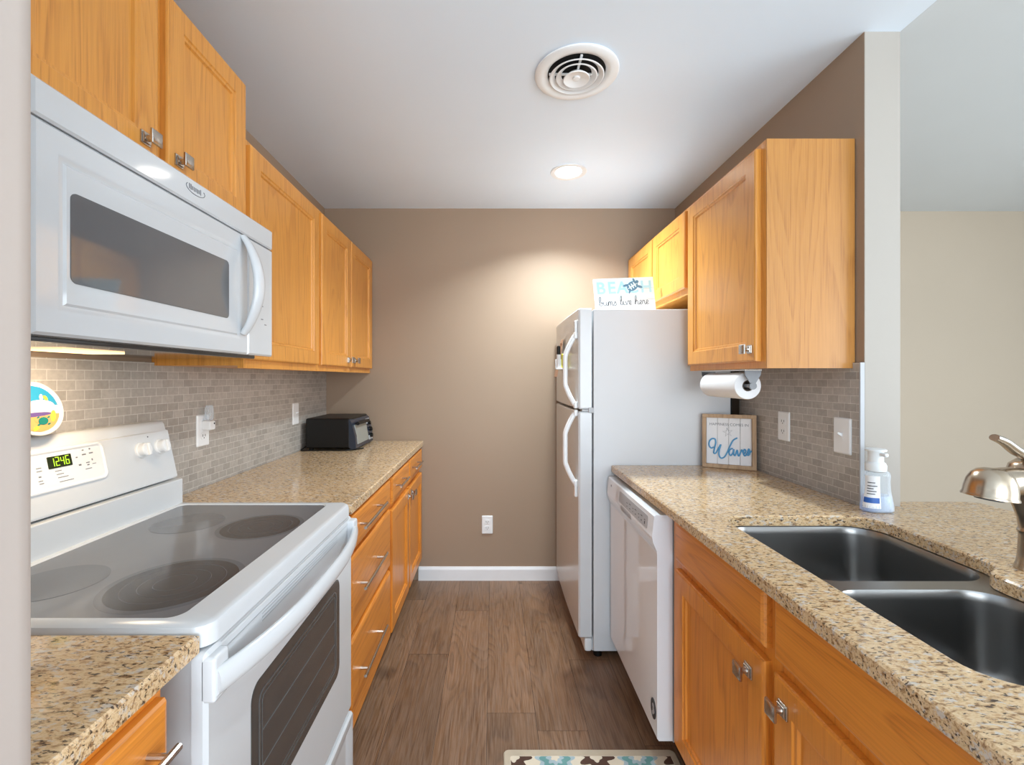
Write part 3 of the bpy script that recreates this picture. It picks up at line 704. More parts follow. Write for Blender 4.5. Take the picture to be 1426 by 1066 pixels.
mb.mat(0).loft([[(0.548 - h, 1.556 + 0.024 * math.cos(2 * math.pi * i / n), 0.196 + 0.034 * math.sin(2 * math.pi * i / n)) for i in range(n)] for h in (-0.001, 0.002)])
mb.mat(1)
for y, z, a, b in ((1.556, 0.206, 0.008, 0.008), (1.552, 0.192, 0.009, 0.010), (1.560, 0.180, 0.007, 0.006)):
    mb.loft([[(0.548 - h, y + a * math.cos(2 * math.pi * i / 12), z + b * math.sin(2 * math.pi * i / 12)) for i in range(12)] for h in (0.002, 0.0028)])
mb.build('badge', ['darkmark', 'grey_plastic'], dd)

# ------------------------------------------------------------------ sink base cabinets and right countertop
SX = 0.602; F = RF(SX)
root = base_cab(F, 0.575, 0.425, 1.517, 'base_cabinet', 'wide amber oak sink base cabinet with two doors and false drawer fronts', (SX, 0.97, 0), rails=(0.728,), stiles=(0.965,), hollow=True)
for u0, u1, k in ((0.982, 1.462, 1.036), (0.455, 0.948, 0.912)):
    slab_front(F, u0, u1, 0.742, 0.866, 'low_h', root, 'false_drawer_front')
    d = panel_door(F, u0, u1, 0.150, 0.714, 'low', root); knob(F, k, 0.660, 0.02, d)
c = base_cab(F, 0.575, 0.105, 0.423, 'base_cabinet', 'amber oak base cabinet at the near end of the sink run', (SX, 0.26, 0), rails=(0.728,))
slab_front(F, 0.125, 0.405, 0.742, 0.866, 'low_h', c); panel_door(F, 0.125, 0.405, 0.150, 0.714, 'low', c)
struct(MB().box((1.193, 0.105, 0), (1.307, 1.4625, 0.8835)), 'wall_peninsula', 'paint_light')
out = [(0.558, 0.10), (1.605, 0.10), (1.605, 1.500), (1.588, 1.517), (1.3095, 1.517), (1.3095, 1.4620), (1.1795, 1.4620), (1.1795, 2.150), (0.558, 2.150)]
def arc(cx, cy, rx, ry, a0, a1, n=8): return [(cx + rx * math.cos(R(a0 + (a1 - a0) * k / n)), cy + ry * math.sin(R(a0 + (a1 - a0) * k / n))) for k in range(n + 1)]
hole = arc(0.754, 0.665, 0.08, 0.065, 180, 270) + arc(0.965, 0.680, 0.08, 0.08, 270, 360) + [(1.045, 0.80), (1.045, 0.925)] + \
       [(1.048, 0.953), (1.060, 0.972), (1.085, 0.986), (1.103, 1.004), (1.110, 1.030)] + arc(1.030, 1.275, 0.085, 0.085, 0, 90) + arc(0.744, 1.290, 0.07, 0.07, 90, 180)
mb = MB(); slab(mb, out, [hole], CT0, CT1)
single(mb, 'countertop', 'granite', 'long granite countertop and breakfast bar with sink cutout', 'countertop', (1.0, 1.1, CT0), 'granite countertops')
sk = thing('sink', 'stainless steel double-bowl sink set under the granite', 'sink', (0.88, 0.98, 0.70))
zf = 0.8825
b1 = rrect(0.682, 1.106, 0.992, 1.356, 0.075, 8); b2 = rrect(0.682, 1.044, 0.606, 0.952, 0.075, 8)
mb = MB(); fill(mb, [rrect(0.655, 1.135, 0.578, 1.384, 0.08, 8), b1, b2], zf); mb.build('rim', 'steel', sk)
for bb in (b1, b2):
    cx = sum(p[0] for p in bb) / len(bb); cy = sum(p[1] for p in bb) / len(bb)
    mb = MB(); rr = []
    for ins, z in ((0, zf), (0.003, zf - 0.006), (0.006, zf - 0.02), (0.012, 0.76), (0.016, 0.735), (0.024, 0.715), (0.040, 0.704), (0.07, 0.700)):
        o_ = offset(bb, ins) if ins < 0.06 else [(cx + (p[0] - cx) * 0.62, cy + (p[1] - cy) * 0.62) for p in bb]
        rr.append([(p[0], p[1], z) for p in o_])
    rr.append([(cx + 0.045 * (p[0] - cx) / math.hypot(p[0] - cx, p[1] - cy), cy + 0.045 * (p[1] - cy) / math.hypot(p[0] - cx, p[1] - cy), 0.697) for p in bb])
    mb.loft(rr, False, False); bw = mb.build('bowl', 'steel', sk, smooth=60)
    mb = MB(); mb.lathe([(0.046, 0.697), (0.044, 0.6985), (0.034, 0.694), (0.012, 0.692)], (cx, cy, 0), n=28); mb.build('drain', 'nickel', bw)
# faucet
fx, fy = 1.149, 0.972
fc = thing('faucet', 'brushed nickel kitchen faucet with lever handle behind the sink', 'faucet', (fx, fy, CT1))
mb = MB(); mb.lathe([(0.026, 0.9142), (0.027, 0.918), (0.0235, 0.928), (0.021, 0.945), (0.0195, 0.99), (0.0215, 0.996), (0.0215, 1.000), (0.0195, 1.004), (0.0215, 1.025), (0.028, 1.048), (0.037, 1.070), (0.041, 1.092), (0.040, 1.118), (0.034, 1.140), (0.018, 1.155)], (fx, fy, 0), n=32)
mb.build('body', 'faucet', fc, smooth=60)
mb = MB(); sp = catmull([(1.140, 0.968, 1.092), (1.115, 0.958, 1.106), (1.080, 0.948, 1.110), (1.045, 0.939, 1.1085), (1.020, 0.934, 1.106)], 5)
mb.tube(sp, [0.026 + 0.007 * k / (len(sp) - 1) for k in range(len(sp))], 20, up=(0, 0, 1)); spo = mb.build('spout', 'faucet', fc, smooth=60)
T = Matrix.Translation((1.016, 0.932, 1.083)) @ Euler((0, R(7), 0)).to_matrix().to_4x4()
mb = MB(); mb.lathe([(0.003, 0.0585), (0.014, 0.0575), (0.024, 0.0535), (0.032, 0.045), (0.0375, 0.032), (0.0405, 0.016), (0.0410, 0.004), (0.0430, 0.002), (0.0430, -0.002), (0.038, -0.003), (0.034, 0.003), (0.006, 0.004)], (0, 0, 0), n=40, T=T)
sh = mb.build('spray_head', 'faucet', spo, smooth=50)
mb = MB(); mb.lathe([(0.024, 0.002), (0.022, -0.007), (0.010, -0.008)], (0, 0, 0), n=24, T=T); mb.build('nozzle', 'darkmark', sh)
mb = MB(); lv = catmull([(1.165, 0.972, 1.150), (1.135, 0.966, 1.160), (1.100, 0.958, 1.172), (1.066, 0.950, 1.192), (1.040, 0.945, 1.202)], 4)
mb.tube(lv, [0.016 - 0.0065 * k / (len(lv) - 1) for k in range(len(lv))], 12, flat=(1.0, 0.75), up=(0, 0, 1)); mb.build('lever', 'nickel', fc, smooth=50)

# ------------------------------------------------------------------ soap bottle
bx, by = 1.186, 1.408
sb = thing('soap_bottle', 'clear pump bottle of blue hand soap near the faucet by wall end', 'soap dispenser', (bx, by, CT1))
def ell(prof, mb, n=28, sx=1.0, sy=0.62):
    rr = []
    for r, h in prof:
        rr.append([(bx + r * sx * math.copysign(abs(math.cos(2 * math.pi * i / n)) ** 0.75, math.cos(2 * math.pi * i / n)), by + r * sy * math.copysign(abs(math.sin(2 * math.pi * i / n)) ** 0.75, math.sin(2 * math.pi * i / n)), CT1 + h) for i in range(n)])
    mb.loft(rr); return mb
ell([(0.040, 0.0005), (0.045, 0.004), (0.045, 0.016), (0.041, 0.040), (0.0365, 0.065), (0.035, 0.090), (0.036, 0.110), (0.034, 0.120), (0.024, 0.127), (0.020, 0.131)], MB()).build('bottle', 'bottle', sb, smooth=60)
ell([(0.038, 0.003), (0.0425, 0.006), (0.0425, 0.016), (0.0388, 0.040), (0.0365, 0.050)], MB()).build('liquid_soap', 'liquid', sb, smooth=60)
mb = MB(); lw = lambda z: {0.014: 0.0445, 0.04: 0.0412, 0.065: 0.0368, 0.09: 0.0352, 0.112: 0.0362}[z]
def lab(z0s, a0, a1, e):
    rr = []
    for z in z0s:
        row = []
        for k in range(9):
            a = R(a0 + (a1 - a0) * k / 8); r = z[1] + e
            row.append((bx + r * math.copysign(abs(math.cos(a)) ** 0.75, math.cos(a)), by + r * 0.62 * math.copysign(abs(math.sin(a)) ** 0.75, math.sin(a)), CT1 + z[0]))
        rr.append(row)
    return rr
mb.mat(0).loft(lab([(z, lw(z)) for z in (0.014, 0.04, 0.065, 0.09, 0.112)], 180, 262, 0.0006), False, False, False)
mb.mat(1).loft(lab([(0.030, 0.0425), (0.040, 0.0412), (0.046, 0.0402)], 182, 258, 0.0010), False, False, False)
mb.mat(2)
for z, a in ((0.056, 240), (0.064, 246), (0.072, 232), (0.080, 250), (0.090, 240)): mb.loft(lab([(z, 0.0385 - (z - .056) * .08), (z + 0.0025, 0.0383 - (z - .056) * .08)], 195, a, 0.0010), False, False, False)
mb.build('label', ['paper', 'navy', 'darkmark'], sb)
mb = MB(); mb.lathe([(0.021, 0.122), (0.0265, 0.126), (0.027, 0.142), (0.024, 0.150), (0.0195, 0.153), (0.0195, 0.178), (0.020, 0.186), (0.027, 0.187), (0.0275, 0.191), (0.024, 0.1935), (0.004, 0.194)], (bx - 0.003, by, CT1), n=28)
mb.box((bx - 0.008, by - 0.040, CT1 + 0.172), (bx + 0.004, by - 0.01, CT1 + 0.184), 0.004); mb.build('pump', plain('frosted_plastic', (236, 240, 242), 0.3), sb, smooth=45)

# ------------------------------------------------------------------ framed sign on the right counter
A = Vector((0.972, 2.118, CT1)); B = Vector((1.168, 2.020, CT1)); uw = (B - A).length; ux = (B - A).normalized(); nx = Vector((ux.y, -ux.x, 0)); sh_ = 0.245
T = Matrix((( ux.x, 0, -(-nx.x), A.x), (ux.y, 0, nx.y, A.y), (0, 1, 0, A.z), (0, 0, 0, 1)))     # local: u right, v up, w towards the viewer
T = T @ Matrix.Translation((0, 0.0006, 0)) @ Euler((R(-4), 0, 0)).to_matrix().to_4x4()
fs = thing('framed_sign', 'wood framed sign reading Happiness comes in Waves, leaning by refrigerator', 'sign', tuple((A + B) / 2))
mb = MB(); fw = 0.017
for a, b in (((0, 0, -0.016), (uw, fw, 0.014)), ((0, sh_ - fw, -0.016), (uw, sh_, 0.014)), ((0, fw, -0.016), (fw, sh_ - fw, 0.014)), ((uw - fw, fw, -0.016), (uw, sh_ - fw, 0.014))): mb.box(a, b, 0.0015, T=T)
mb.build('frame', 'rustic', fs)
mb = MB(); bw_ = (uw - 2 * fw) / 4
for k in range(4): mb.box((fw + k * bw_ + 0.0006, fw, -0.012), (fw + (k + 1) * bw_ - 0.0006, sh_ - fw, -0.004), 0.0008, T=T)
bd = mb.build('board', 'paper', fs)
def uv(x, y): return (fw + (x - 112) / 440 * (uw - 2 * fw), fw + (955 + (x - 112) * 0.03 - y) / 462 * (sh_ - 2 * fw))
def strokes(mb, S, w, r, mp, T, n=5):
    for s_ in S: mb.tube([(q.x, q.y, w) for q in catmull([(*mp(*p), 0) for p in s_], n)], r, 8, T=T, up=(0, 0, 1))
mb = MB()
WV = [[(185, 790), (160, 802), (140, 775), (143, 735), (168, 708), (198, 712), (205, 750), (192, 810), (186, 850), (205, 852), (232, 805), (255, 765), (240, 820), (238, 870), (258, 900), (292, 885), (320, 835), (345, 775), (375, 720), (415, 695)],
      [(372, 800), (345, 812), (335, 845), (350, 870), (372, 845), (380, 808), (380, 855), (394, 868), (412, 815), (420, 862), (432, 868), (455, 812), (466, 835), (478, 850), (494, 822), (480, 806), (470, 838), (482, 868), (505, 850), (522, 800), (530, 840), (518, 862), (500, 850), (528, 838), (548, 818)]]
strokes(mb, WV, -0.0015, 0.0031, uv, T, 6); mb.build('raised_lettering', 'blue', bd, smooth=60)
mb = MB(); c0 = uv(332, 566)
mb.text('HAPPINESS COMES IN', 0.0165, T @ Matrix.Translation((c0[0], c0[1], -0.0036)), 0.0003)
cx, cy = uv(322, 642); st = []
for k in range(10):
    a = R(90 + 36 * k + 8); r = 0.021 if k % 2 == 0 else 0.007; st.append((cx + r * math.cos(a), cy + r * math.sin(a), -0.0037))
mb.tube(st + st[:1], 0.0007, 6, T=T); mb.build('printed_lettering', 'mark', bd)

# ------------------------------------------------------------------ BEACH sign on the refrigerator
s0 = Vector((0.531, 2.345, 1.6525)); sw, shh = 0.318, 0.176
T = Matrix.Translation(s0) @ Euler((R(90 - 6), R(-3.2), R(4))).to_matrix().to_4x4() @ Matrix.Translation((0, 0.0, 0.0))
bs = thing('beach_sign', 'white and pale blue plank sign reading BEACH bums live here', 'sign', tuple(s0 + Vector((sw / 2, 0, 0))))
mb = MB()
for k, (v0, v1) in enumerate(((0, 0.058), (0.0588, 0.117), (0.1178, shh))): mb.mat(1 if k == 2 else 0).box((0, v0 + 0.012, -0.012), (sw, v1 + 0.012, 0.0), 0.0012, T=T)
for k, (a, b, v) in enumerate(((0.03, 0.15, 0.095), (0.12, 0.31, 0.083), (0.01, 0.24, 0.128))): mb.mat(1).box((a, v, -0.0002), (b, v + 0.014, 0.0003), T=T)
mb.mat(0).box((0.05, 0.0, -0.03), (0.27, 0.02, -0.012), 0.001, T=T)
bd = mb.build('board', ['signboard', 'ltblue'], bs)
mb = MB()
for ch, u in zip('BEACH', (0.035, 0.092, 0.148, 0.204, 0.277)): mb.text(ch, 0.088, T @ Matrix.Translation((u, 0.134, 0.0008)), 0.0004, bold=0.0018)
mb.build('printed_word', 'paleblue', bd)
mb = MB(); tc = (0.203, 0.142)
def blob(mb, cx, cy, a, b, rot, w0, w1, n=20):
    rr = [[(cx + a * math.cos(t) * math.cos(rot) - b * math.sin(t) * math.sin(rot), cy + a * math.cos(t) * math.sin(rot) + b * math.sin(t) * math.cos(rot), w) for t in [2 * math.pi * i / n for i in range(n)]] for w in (w0, w1)]
    mb.loft(rr, T=T)
mb.mat(0); blob(mb, *tc, 0.031, 0.024, 0.5, 0.0012, 0.0022)
for dx, dy, a, b, r in ((0.030, 0.026, 0.013, 0.011, 0.6), (-0.040, 0.006, 0.022, 0.008, 0.2), (0.044, -0.004, 0.022, 0.008, -0.3), (-0.020, -0.034, 0.014, 0.006, 1.2), (0.012, 0.036, 0.016, 0.007, 1.9)): blob(mb, tc[0] + dx * 0.85, tc[1] + dy * 0.85, a * 0.75, b * 0.75, r, 0.0012, 0.0020)
mb.mat(1)
for k in range(3): blob(mb, tc[0] - 0.012 + 0.012 * k, tc[1] - 0.006 + 0.007 * k, 0.004, 0.016, 0.5, 0.0022, 0.0027, 12)
blob(mb, tc[0], tc[1], 0.030, 0.003, 0.5, 0.0022, 0.0028, 12)
mb.build('painted_turtle', ['slate', 'ltblue'], bd)
G = {'b': ([[(0, .2), (.35, 1.3), (.4, 2.1), (.25, 2.2), (.15, 1.6), (.15, .3), (.3, 0), (.6, .1), (.7, .6), (.5, .85), (.45, .7), (.8, .75)]], .85),
     'u': ([[(0, .9), (.05, .3), (.25, 0), (.5, .3), (.55, 1), (.55, .3), (.7, 0), (.9, .25)]], .85),
     'm': ([[(0, .2), (.1, 1), (.1, 0), (.2, .8), (.35, 1), (.45, .8), (.45, 0), (.55, .8), (.7, 1), (.8, .8), (.8, .2), (.95, 0), (1.1, .2)]], 1.05),
     's': ([[(0, .1), (.35, 1), (.4, .7), (.55, .3), (.4, 0), (.1, .05)]], .7),
     'l': ([[(0, .2), (.35, 1.3), (.4, 2.1), (.25, 2.2), (.15, 1.6), (.15, .3), (.3, 0), (.55, .2)]], .5),
     'i': ([[(0, .2), (.15, 1), (.15, .3), (.3, 0), (.5, .2)], [(.2, 1.45), (.24, 1.5)]], .5),
     'v': ([[(0, .9), (.15, .6), (.25, 0), (.5, .7), (.55, 1), (.75, .9)]], .7),
     'e': ([[(0, .2), (.4, .6), (.35, 1), (.15, .9), (.1, .4), (.25, 0), (.55, .2)]], .55),
     'h': ([[(0, .2), (.35, 1.3), (.4, 2.1), (.25, 2.2), (.15, 1.6), (.12, 0), (.2, .6), (.45, 1), (.6, .8), (.6, .2), (.75, 0), (.95, .2)]], .9),
     'r': ([[(0, .2), (.15, 1), (.3, .85), (.45, .9), (.45, .3), (.6, 0), (.75, .2)]], .7)}
mb = MB(); u = 0.018; sc_ = 0.0215
for ch in 'bums  live  here':
    if ch == ' ': u += 0.35 * sc_; continue
    st, adv = G[ch]; strokes(mb, st, 0.0008, 0.0013, lambda x, y, u=u: (u + x * sc_ * 1.30, 0.044 + y * sc_ * 0.98), T, 5); u += adv * sc_ * 1.30
mb.build('script_lettering', 'darkmark', bd)

# ------------------------------------------------------------------ things on the freezer door
hx, hy = 0.3985, 2.50
mh = single(MB().box((hx - 0.056, hy - 0.016, 1.372), (hx - 0.0005, hy + 0.018, 1.380), 0.002).box((hx - 0.056, hy + 0.014, 1.372), (hx - 0.0005, hy + 0.018, 1.43), 0.002), 'marker_holder', 'white2', 'small white magnetic tray holding markers on the freezer door', 'holder', (hx - 0.02, hy, 1.372))
mb = MB(); mb.lathe([(0.010, 1.381), (0.0105, 1.383), (0.0105, 1.455), (0.007, 1.458)], (hx - 0.014, hy, 0), n=16)
mk = mb.build('marker', 'yellow', None, (hx - 0.014, hy, 1.381)); mk['label'] = 'yellow highlighter standing in the tray on the freezer door'; mk['category'] = 'marker'; mk['group'] = 'markers on the freezer'
mk = thing('marker', 'white barrelled marker with black cap on the freezer door', 'marker', (hx - 0.040, hy, 1.381), 'markers on the freezer')
MB().lathe([(0.010, 1.381), (0.0105, 1.383), (0.0105, 1.455)], (hx - 0.040, hy, 0), n=16).build('barrel', 'paper', mk)
MB().lathe([(0.0105, 1.455), (0.0105, 1.495), (0.007, 1.502)], (hx - 0.040, hy, 0), n=16).build('cap', 'black', mk)
T = Matrix.Translation((hx - 0.006, 2.60, 1.54)) @ Euler((0, R(10), 0)).to_matrix().to_4x4()
single(MB().box((-0.001, -0.06, -0.21), (0.0, 0.06, 0.0), T=T).box((-0.004, -0.02, -0.02), (0.003, 0.02, 0.004), 0.002, T=T), 'notepaper', 'tan', 'tan note card hanging from the freezer door beside markers', 'paper', (hx - 0.003, 2.60, 1.54))

# ------------------------------------------------------------------ paper towel under the cabinet
px, pz = 0.935, 1.297
ph = thing('paper_towel_holder', 'brushed metal paper towel holder mounted under the right wall cabinet', 'paper towel holder', (px, 1.81, UZ0))
mb = MB(); mb.box((px - 0.03, 1.635, UZ0 - 0.006), (px + 0.03, 1.985, UZ0 - 0.0005), 0.001); mb.build('mounting_plate', 'nickel', ph)
for y, s_ in ((1.641, -1), (1.979, 1)):
    mb = MB(); mb.prism([(px - 0.03, UZ0 - 0.004), (px + 0.03, UZ0 - 0.004), (px + 0.028, pz + 0.040), (px + 0.011, pz + 0.012), (px + 0.008, pz + 0.004), (px - 0.008, pz + 0.004), (px - 0.011, pz + 0.012), (px - 0.028, pz + 0.040)], 'Y', y - 0.002, y + 0.002)
    mb.lathe([(0.013, -0.004), (0.013, 0.004)], (px, y, pz), 'Y', 20); mb.build('bracket', 'nickel_dark', ph)
mb = MB(); mb.tube([(px, 1.644, pz), (px, 1.976, pz)], 0.007, 12); mb.build('rod', 'grey_plastic', ph)
rl = thing('paper_towel_roll', 'white paper towel roll hanging under the right wall cabinet', 'paper towel', (px, 1.81, pz))
def ringprof(r0, r1, y0, y1): return [(r0, y0), (r1 - 0.003, y0), (r1, y0 + 0.003), (r1, y1 - 0.003), (r1 - 0.003, y1), (r0, y1), (r0, y0)]
mb = MB(); mb.lathe(ringprof(0.0205, 0.050, 1.672, 1.952), (px, 0, pz), 'Y', 48, cap=False); mb.build('paper', 'towel', rl, smooth=50)
mb = MB(); mb.lathe(ringprof(0.0185, 0.0204, 1.672, 1.952), (px, 0, pz), 'Y', 32, cap=False); mb.build('cardboard_core', 'core', rl, smooth=50)

# ------------------------------------------------------------------ toaster oven
to = thing('toaster_oven', 'black toaster oven with glass door on the left granite countertop', 'toaster oven', (-0.93, 2.765, CT1))
tx0, tx1, ty0, ty1, tz0, tz1 = -1.068, -0.815, 2.585, 2.945, 0.926, 1.096
mb = MB(); mb.box((tx0, ty0, tz0), (tx1, ty1, tz1), 0.010); mb.build('shell', 'black', to)
mb = MB(); mb.prism([(tx1 - 0.002, tz0 - 0.002), (tx1 + 0.036, tz0 - 0.002), (tx1 + 0.030, 0.995), (tx1 + 0.010, 1.075), (tx1 - 0.004, tz1 - 0.006), (tx1 - 0.006, tz1 - 0.012)], 'Y', ty0 - 0.002, ty1 + 0.002)
bz = mb.build('front_bezel', plain('blue_black_bezel', (44, 52, 66), 0.25), to)
def TF(u, v, w): t = (v - 0.93) / 0.145; return (tx1 + 0.036 - 0.006 * min(1, t * 2) - 0.020 * max(0, t - 0.5) * 2 + w, u, v)
mb = MB(); mb.loft(rings(TF, 2.615, 2.845, 0.946, 1.056, [(0, -0.004), (0, 0.003), (0.004, 0.004)])); gd = mb.build('glass_door', plain('oven_glass', (150, 152, 146), 0.08, spec=0.8), to)
mb = MB(); mb.tube([TF(2.62, 1.064, 0.022), TF(2.84, 1.064, 0.022)], 0.010, 12)
for y in (2.64, 2.82): mb.tube([TF(y, 1.060, 0), TF(y, 1.064, 0.022)], 0.006, 8)
mb.build('door_handle', 'black', gd)
mb = MB(); mb.loft(rings(TF, 2.855, 2.935, 0.940, 1.070, [(0, -0.004), (0, 0.002)])); cp = mb.build('control_panel', 'grey_plastic', to)
for v in (0.965, 1.005, 1.045):
    mb = MB(); n = 18
    mb.loft([[TF(2.895 + r * math.cos(2 * math.pi * i / n), v + r * math.sin(2 * math.pi * i / n), h) for i in range(n)] for r, h in ((0.014, 0.0), (0.013, 0.014), (0.010, 0.016))]); mb.build('dial', 'black', cp)
for x in (tx0 + 0.025, tx1 + 0.01):
    for y in (ty0 + 0.025, ty1 - 0.025):
        MB().lathe([(0.012, CT1 + 0.0003), (0.014, tz0 + 0.004)], (x, y, 0), n=14).build('foot', 'black', to)
cord = catmull([(-1.066, 2.66, 0.945), (-1.083, 2.60, 0.925), (-1.080, 2.560, 0.9185), (-1.04, 2.562, 0.9185), (-0.95, 2.568, 0.9185), (-0.86, 2.565, 0.9185), (-0.80, 2.585, 0.9185), (-0.755, 2.645, 0.9185)], 6)
mb = MB(); mb.tube(cord, 0.0035, 8); mb.build('power_cord', 'black', to)

# ------------------------------------------------------------------ beach plate on the range
pc = Vector((-1.052, 1.045, 1.2545)); pr_ = 0.064
T = Matrix.Translation(pc) @ Euler((0, R(90 - 14), 0)).to_matrix().to_4x4() @ Euler((0, 0, R(90))).to_matrix().to_4x4()
pl = thing('decorative_plate', 'round plate with a painted beach and turtle, propped on the range console', 'plate', tuple(pc - Vector((0, 0, pr_))))
mb = MB(); mb.lathe([(0.030, -0.006), (0.034, -0.008), (0.044, -0.004), (pr_, 0.002), (pr_, 0.004), (pr_ - 0.002, 0.005), (0.055, 0.001), (0.003, 0.001)], (0, 0, 0), n=48, T=T); pb = mb.build('dish', 'plate_glaze', pl, smooth=50)
mb = MB()
def disc_part(y0, y1, i, w):
    r = 0.0545; pts = []
    ys = [y0 + (y1 - y0) * k / 14 for k in range(15)]
    for y in ys: pts.append((math.sqrt(max(0, r * r - y * y)), y))
    for y in ys[::-1]: pts.append((-math.sqrt(max(0, r * r - y * y)), y))
    mb.mat(i).loft([[(p[0], p[1], 0.0012) for p in pts], [(p[0], p[1], w) for p in pts]], T=T)
disc_part(0.0, 0.0544, 0, 0.0016); disc_part(-0.016, 0.006, 1, 0.0018); disc_part(-0.0544, -0.014, 2, 0.0018)
mb.mat(1); blob(mb, 0.012, 0.006, 0.034, 0.014, 0.0, 0.0016, 0.0021)
mb.mat(3); blob(mb, -0.006, -0.014, 0.040, 0.005, 0.03, 0.0016, 0.0024); mb.mat(2); blob(mb, 0.020, -0.024, 0.030, 0.012, 0.1, 0.0016, 0.0023)
mb.mat(4); blob(mb, 0.010, -0.030, 0.012, 0.009, 0.2, 0.0016, 0.0028)
for dx, dy in ((0.014, 0.008), (-0.012, -0.008), (0.012, -0.008), (-0.010, 0.009)): blob(mb, 0.010 + dx, -0.030 + dy, 0.004, 0.002, 0.4, 0.0016, 0.0026, 10)
mb.mat(5); blob(mb, 0.036, -0.020, 0.006, 0.014, -0.3, 0.0016, 0.0026); blob(mb, -0.010, -0.046, 0.008, 0.004, 0.6, 0.0016, 0.0026); blob(mb, 0.028, 0.024, 0.004, 0.007, 0.5, 0.0016, 0.0026)
mb.mat(1); blob(mb, 0.018, 0.026, 0.004, 0.008, -0.2, 0.0016, 0.0026)
mb.build('painted_scene', ['sky', 'plate_glaze', 'sand', 'purple', 'teal', 'leaf'], pb)

# ------------------------------------------------------------------ outlets and switches
def plate(F, u, v, label, kind, name, cat, group=None, w=0.072, h=0.118):
    root = thing(name, label, cat, F(u, v, 0), group)
    MB().loft(rings(F, u - w / 2, u + w / 2, v - h / 2, v + h / 2, [(0, 0.0003), (0, 0.003), (0.004, 0.006)], 0.005)).build('cover_plate', 'white2', root)
    if kind == 'outlet':
        for dv in (0.020, -0.020):
            s = MB().loft(rings(F, u - 0.017, u + 0.017, v + dv - 0.014, v + dv + 0.014, [(0, 0.005), (0, 0.0075)], 0.010)).build('socket', 'white2', root)
            mb = MB()
            for du in (-0.007, 0.007): mb.loft(rings(F, u + du - 0.0013, u + du + 0.0013, v + dv - 0.003, v + dv + 0.006, [(0, 0.007), (0, 0.0079)]))
            mb.loft(rings(F, u - 0.0022, u + 0.0022, v + dv - 0.010, v + dv - 0.0055, [(0, 0.007), (0, 0.0079)], 0.002)); mb.build('slots', 'darkmark', s)
    else:
        MB().loft(rings(F, u - 0.006, u + 0.006, v - 0.012, v + 0.012, [(0, 0.005), (0, 0.007)])).build('switch_bezel', 'white2', root)
        T_ = [F(u - 0.004, v - 0.002, 0.006), F(u + 0.004, v - 0.002, 0.006), F(u + 0.004, v + 0.009, 0.006), F(u - 0.004, v + 0.009, 0.006)], [F(u - 0.003, v + 0.007, 0.02), F(u + 0.003, v + 0.007, 0.02), F(u + 0.003, v + 0.013, 0.02), F(u - 0.003, v + 0.013, 0.02)]
        MB().loft(list(T_)).build('toggle', 'white2', root)
    return root
FL = LF(XL + 0.011); FR = RF(XR - 0.010); FB = lambda u, v, w: (u, YB - w, v)
plate(FL, 1.715, 1.128, 'white outlet with a plugged-in air freshener on the left tile', 'outlet', 'wall_outlet', 'outlet', 'wall plates')
plate(FL, 2.520, 1.128, 'white wall switch plate on the left tile near toaster oven', 'switch', 'light_switch', 'switch', 'wall plates')
plate(FR, 1.850, 1.130, 'white outlet on the right tile beside the framed sign', 'outlet', 'wall_outlet', 'outlet', 'wall plates')
plate(FR, 1.540, 1.130, 'white light switch on the right tile above the soap bottle', 'switch', 'light_switch', 'switch', 'wall plates', h=0.122, w=0.076)
plate(FB, -0.040, 0.363, 'white outlet low on the brown back wall above baseboard', 'outlet', 'wall_outlet', 'outlet', 'wall plates')
af = thing('air_freshener', 'clear and white plug-in air freshener in the left tile outlet', 'air freshener', FL(1.722, 1.150, 0.008))
MB().loft(rings(FL, 1.703, 1.741, 1.128, 1.166, [(0, 0.008), (0, 0.030), (0.004, 0.036)], 0.008)).build('plug_body', 'white2', af)
MB().loft([[FL(1.722 + r * math.cos(2 * math.pi * i / 16), v, 0.022 + r * 0.6 * math.sin(2 * math.pi * i / 16)) for i in range(16)] for r, v in ((0.016, 1.166), (0.021, 1.172), (0.021, 1.21), (0.016, 1.222), (0.004, 1.224))]).build('scent_bottle', 'bottle', af, smooth=60)
MB().loft(rings(FL, 1.728, 1.734, 1.150, 1.157, [(0, 0.036), (0, 0.037)], 0.003)).build('dial', 'black', af)

# ------------------------------------------------------------------ ceiling vent and lamp
vx, vy = 0.303, 1.66
vt = thing('ceiling_vent', 'round white ceiling air diffuser with concentric rings', 'vent', (vx, vy, CZ))
MB().lathe([(0.146, CZ - 0.0005), (0.151, CZ - 0.003), (0.151, CZ - 0.007), (0.145, CZ - 0.012), (0.125, CZ - 0.013), (0.110, CZ - 0.008), (0.104, CZ - 0.002), (0.104, CZ - 0.0005)], (vx, vy, 0), n=64, cap=False).build('flange', 'white2', vt, smooth=40)
MB().lathe([(0.104, CZ - 0.0008), (0.104, CZ - 0.0004)], (vx, vy, 0), n=48).build('duct_shade', 'dark', vt)  # flat dark disc painted for the shade inside the duct
for r in (0.094, 0.070): MB().lathe([(r + 0.003, CZ - 0.016), (r + 0.005, CZ - 0.018), (r + 0.001, CZ - 0.020), (r - 0.014, CZ - 0.009), (r - 0.016, CZ - 0.006), (r - 0.012, CZ - 0.006), (r + 0.003, CZ - 0.016)], (vx, vy, 0), n=56, cap=False).build('ring', 'white2', vt, smooth=40)
MB().lathe([(0.030, CZ - 0.008), (0.048, CZ - 0.024), (0.046, CZ - 0.027), (0.014, CZ - 0.019), (0.012, CZ - 0.024), (0.003, CZ - 0.025)], (vx, vy, 0), n=40).build('center_cone', 'white2', vt, smooth=40)
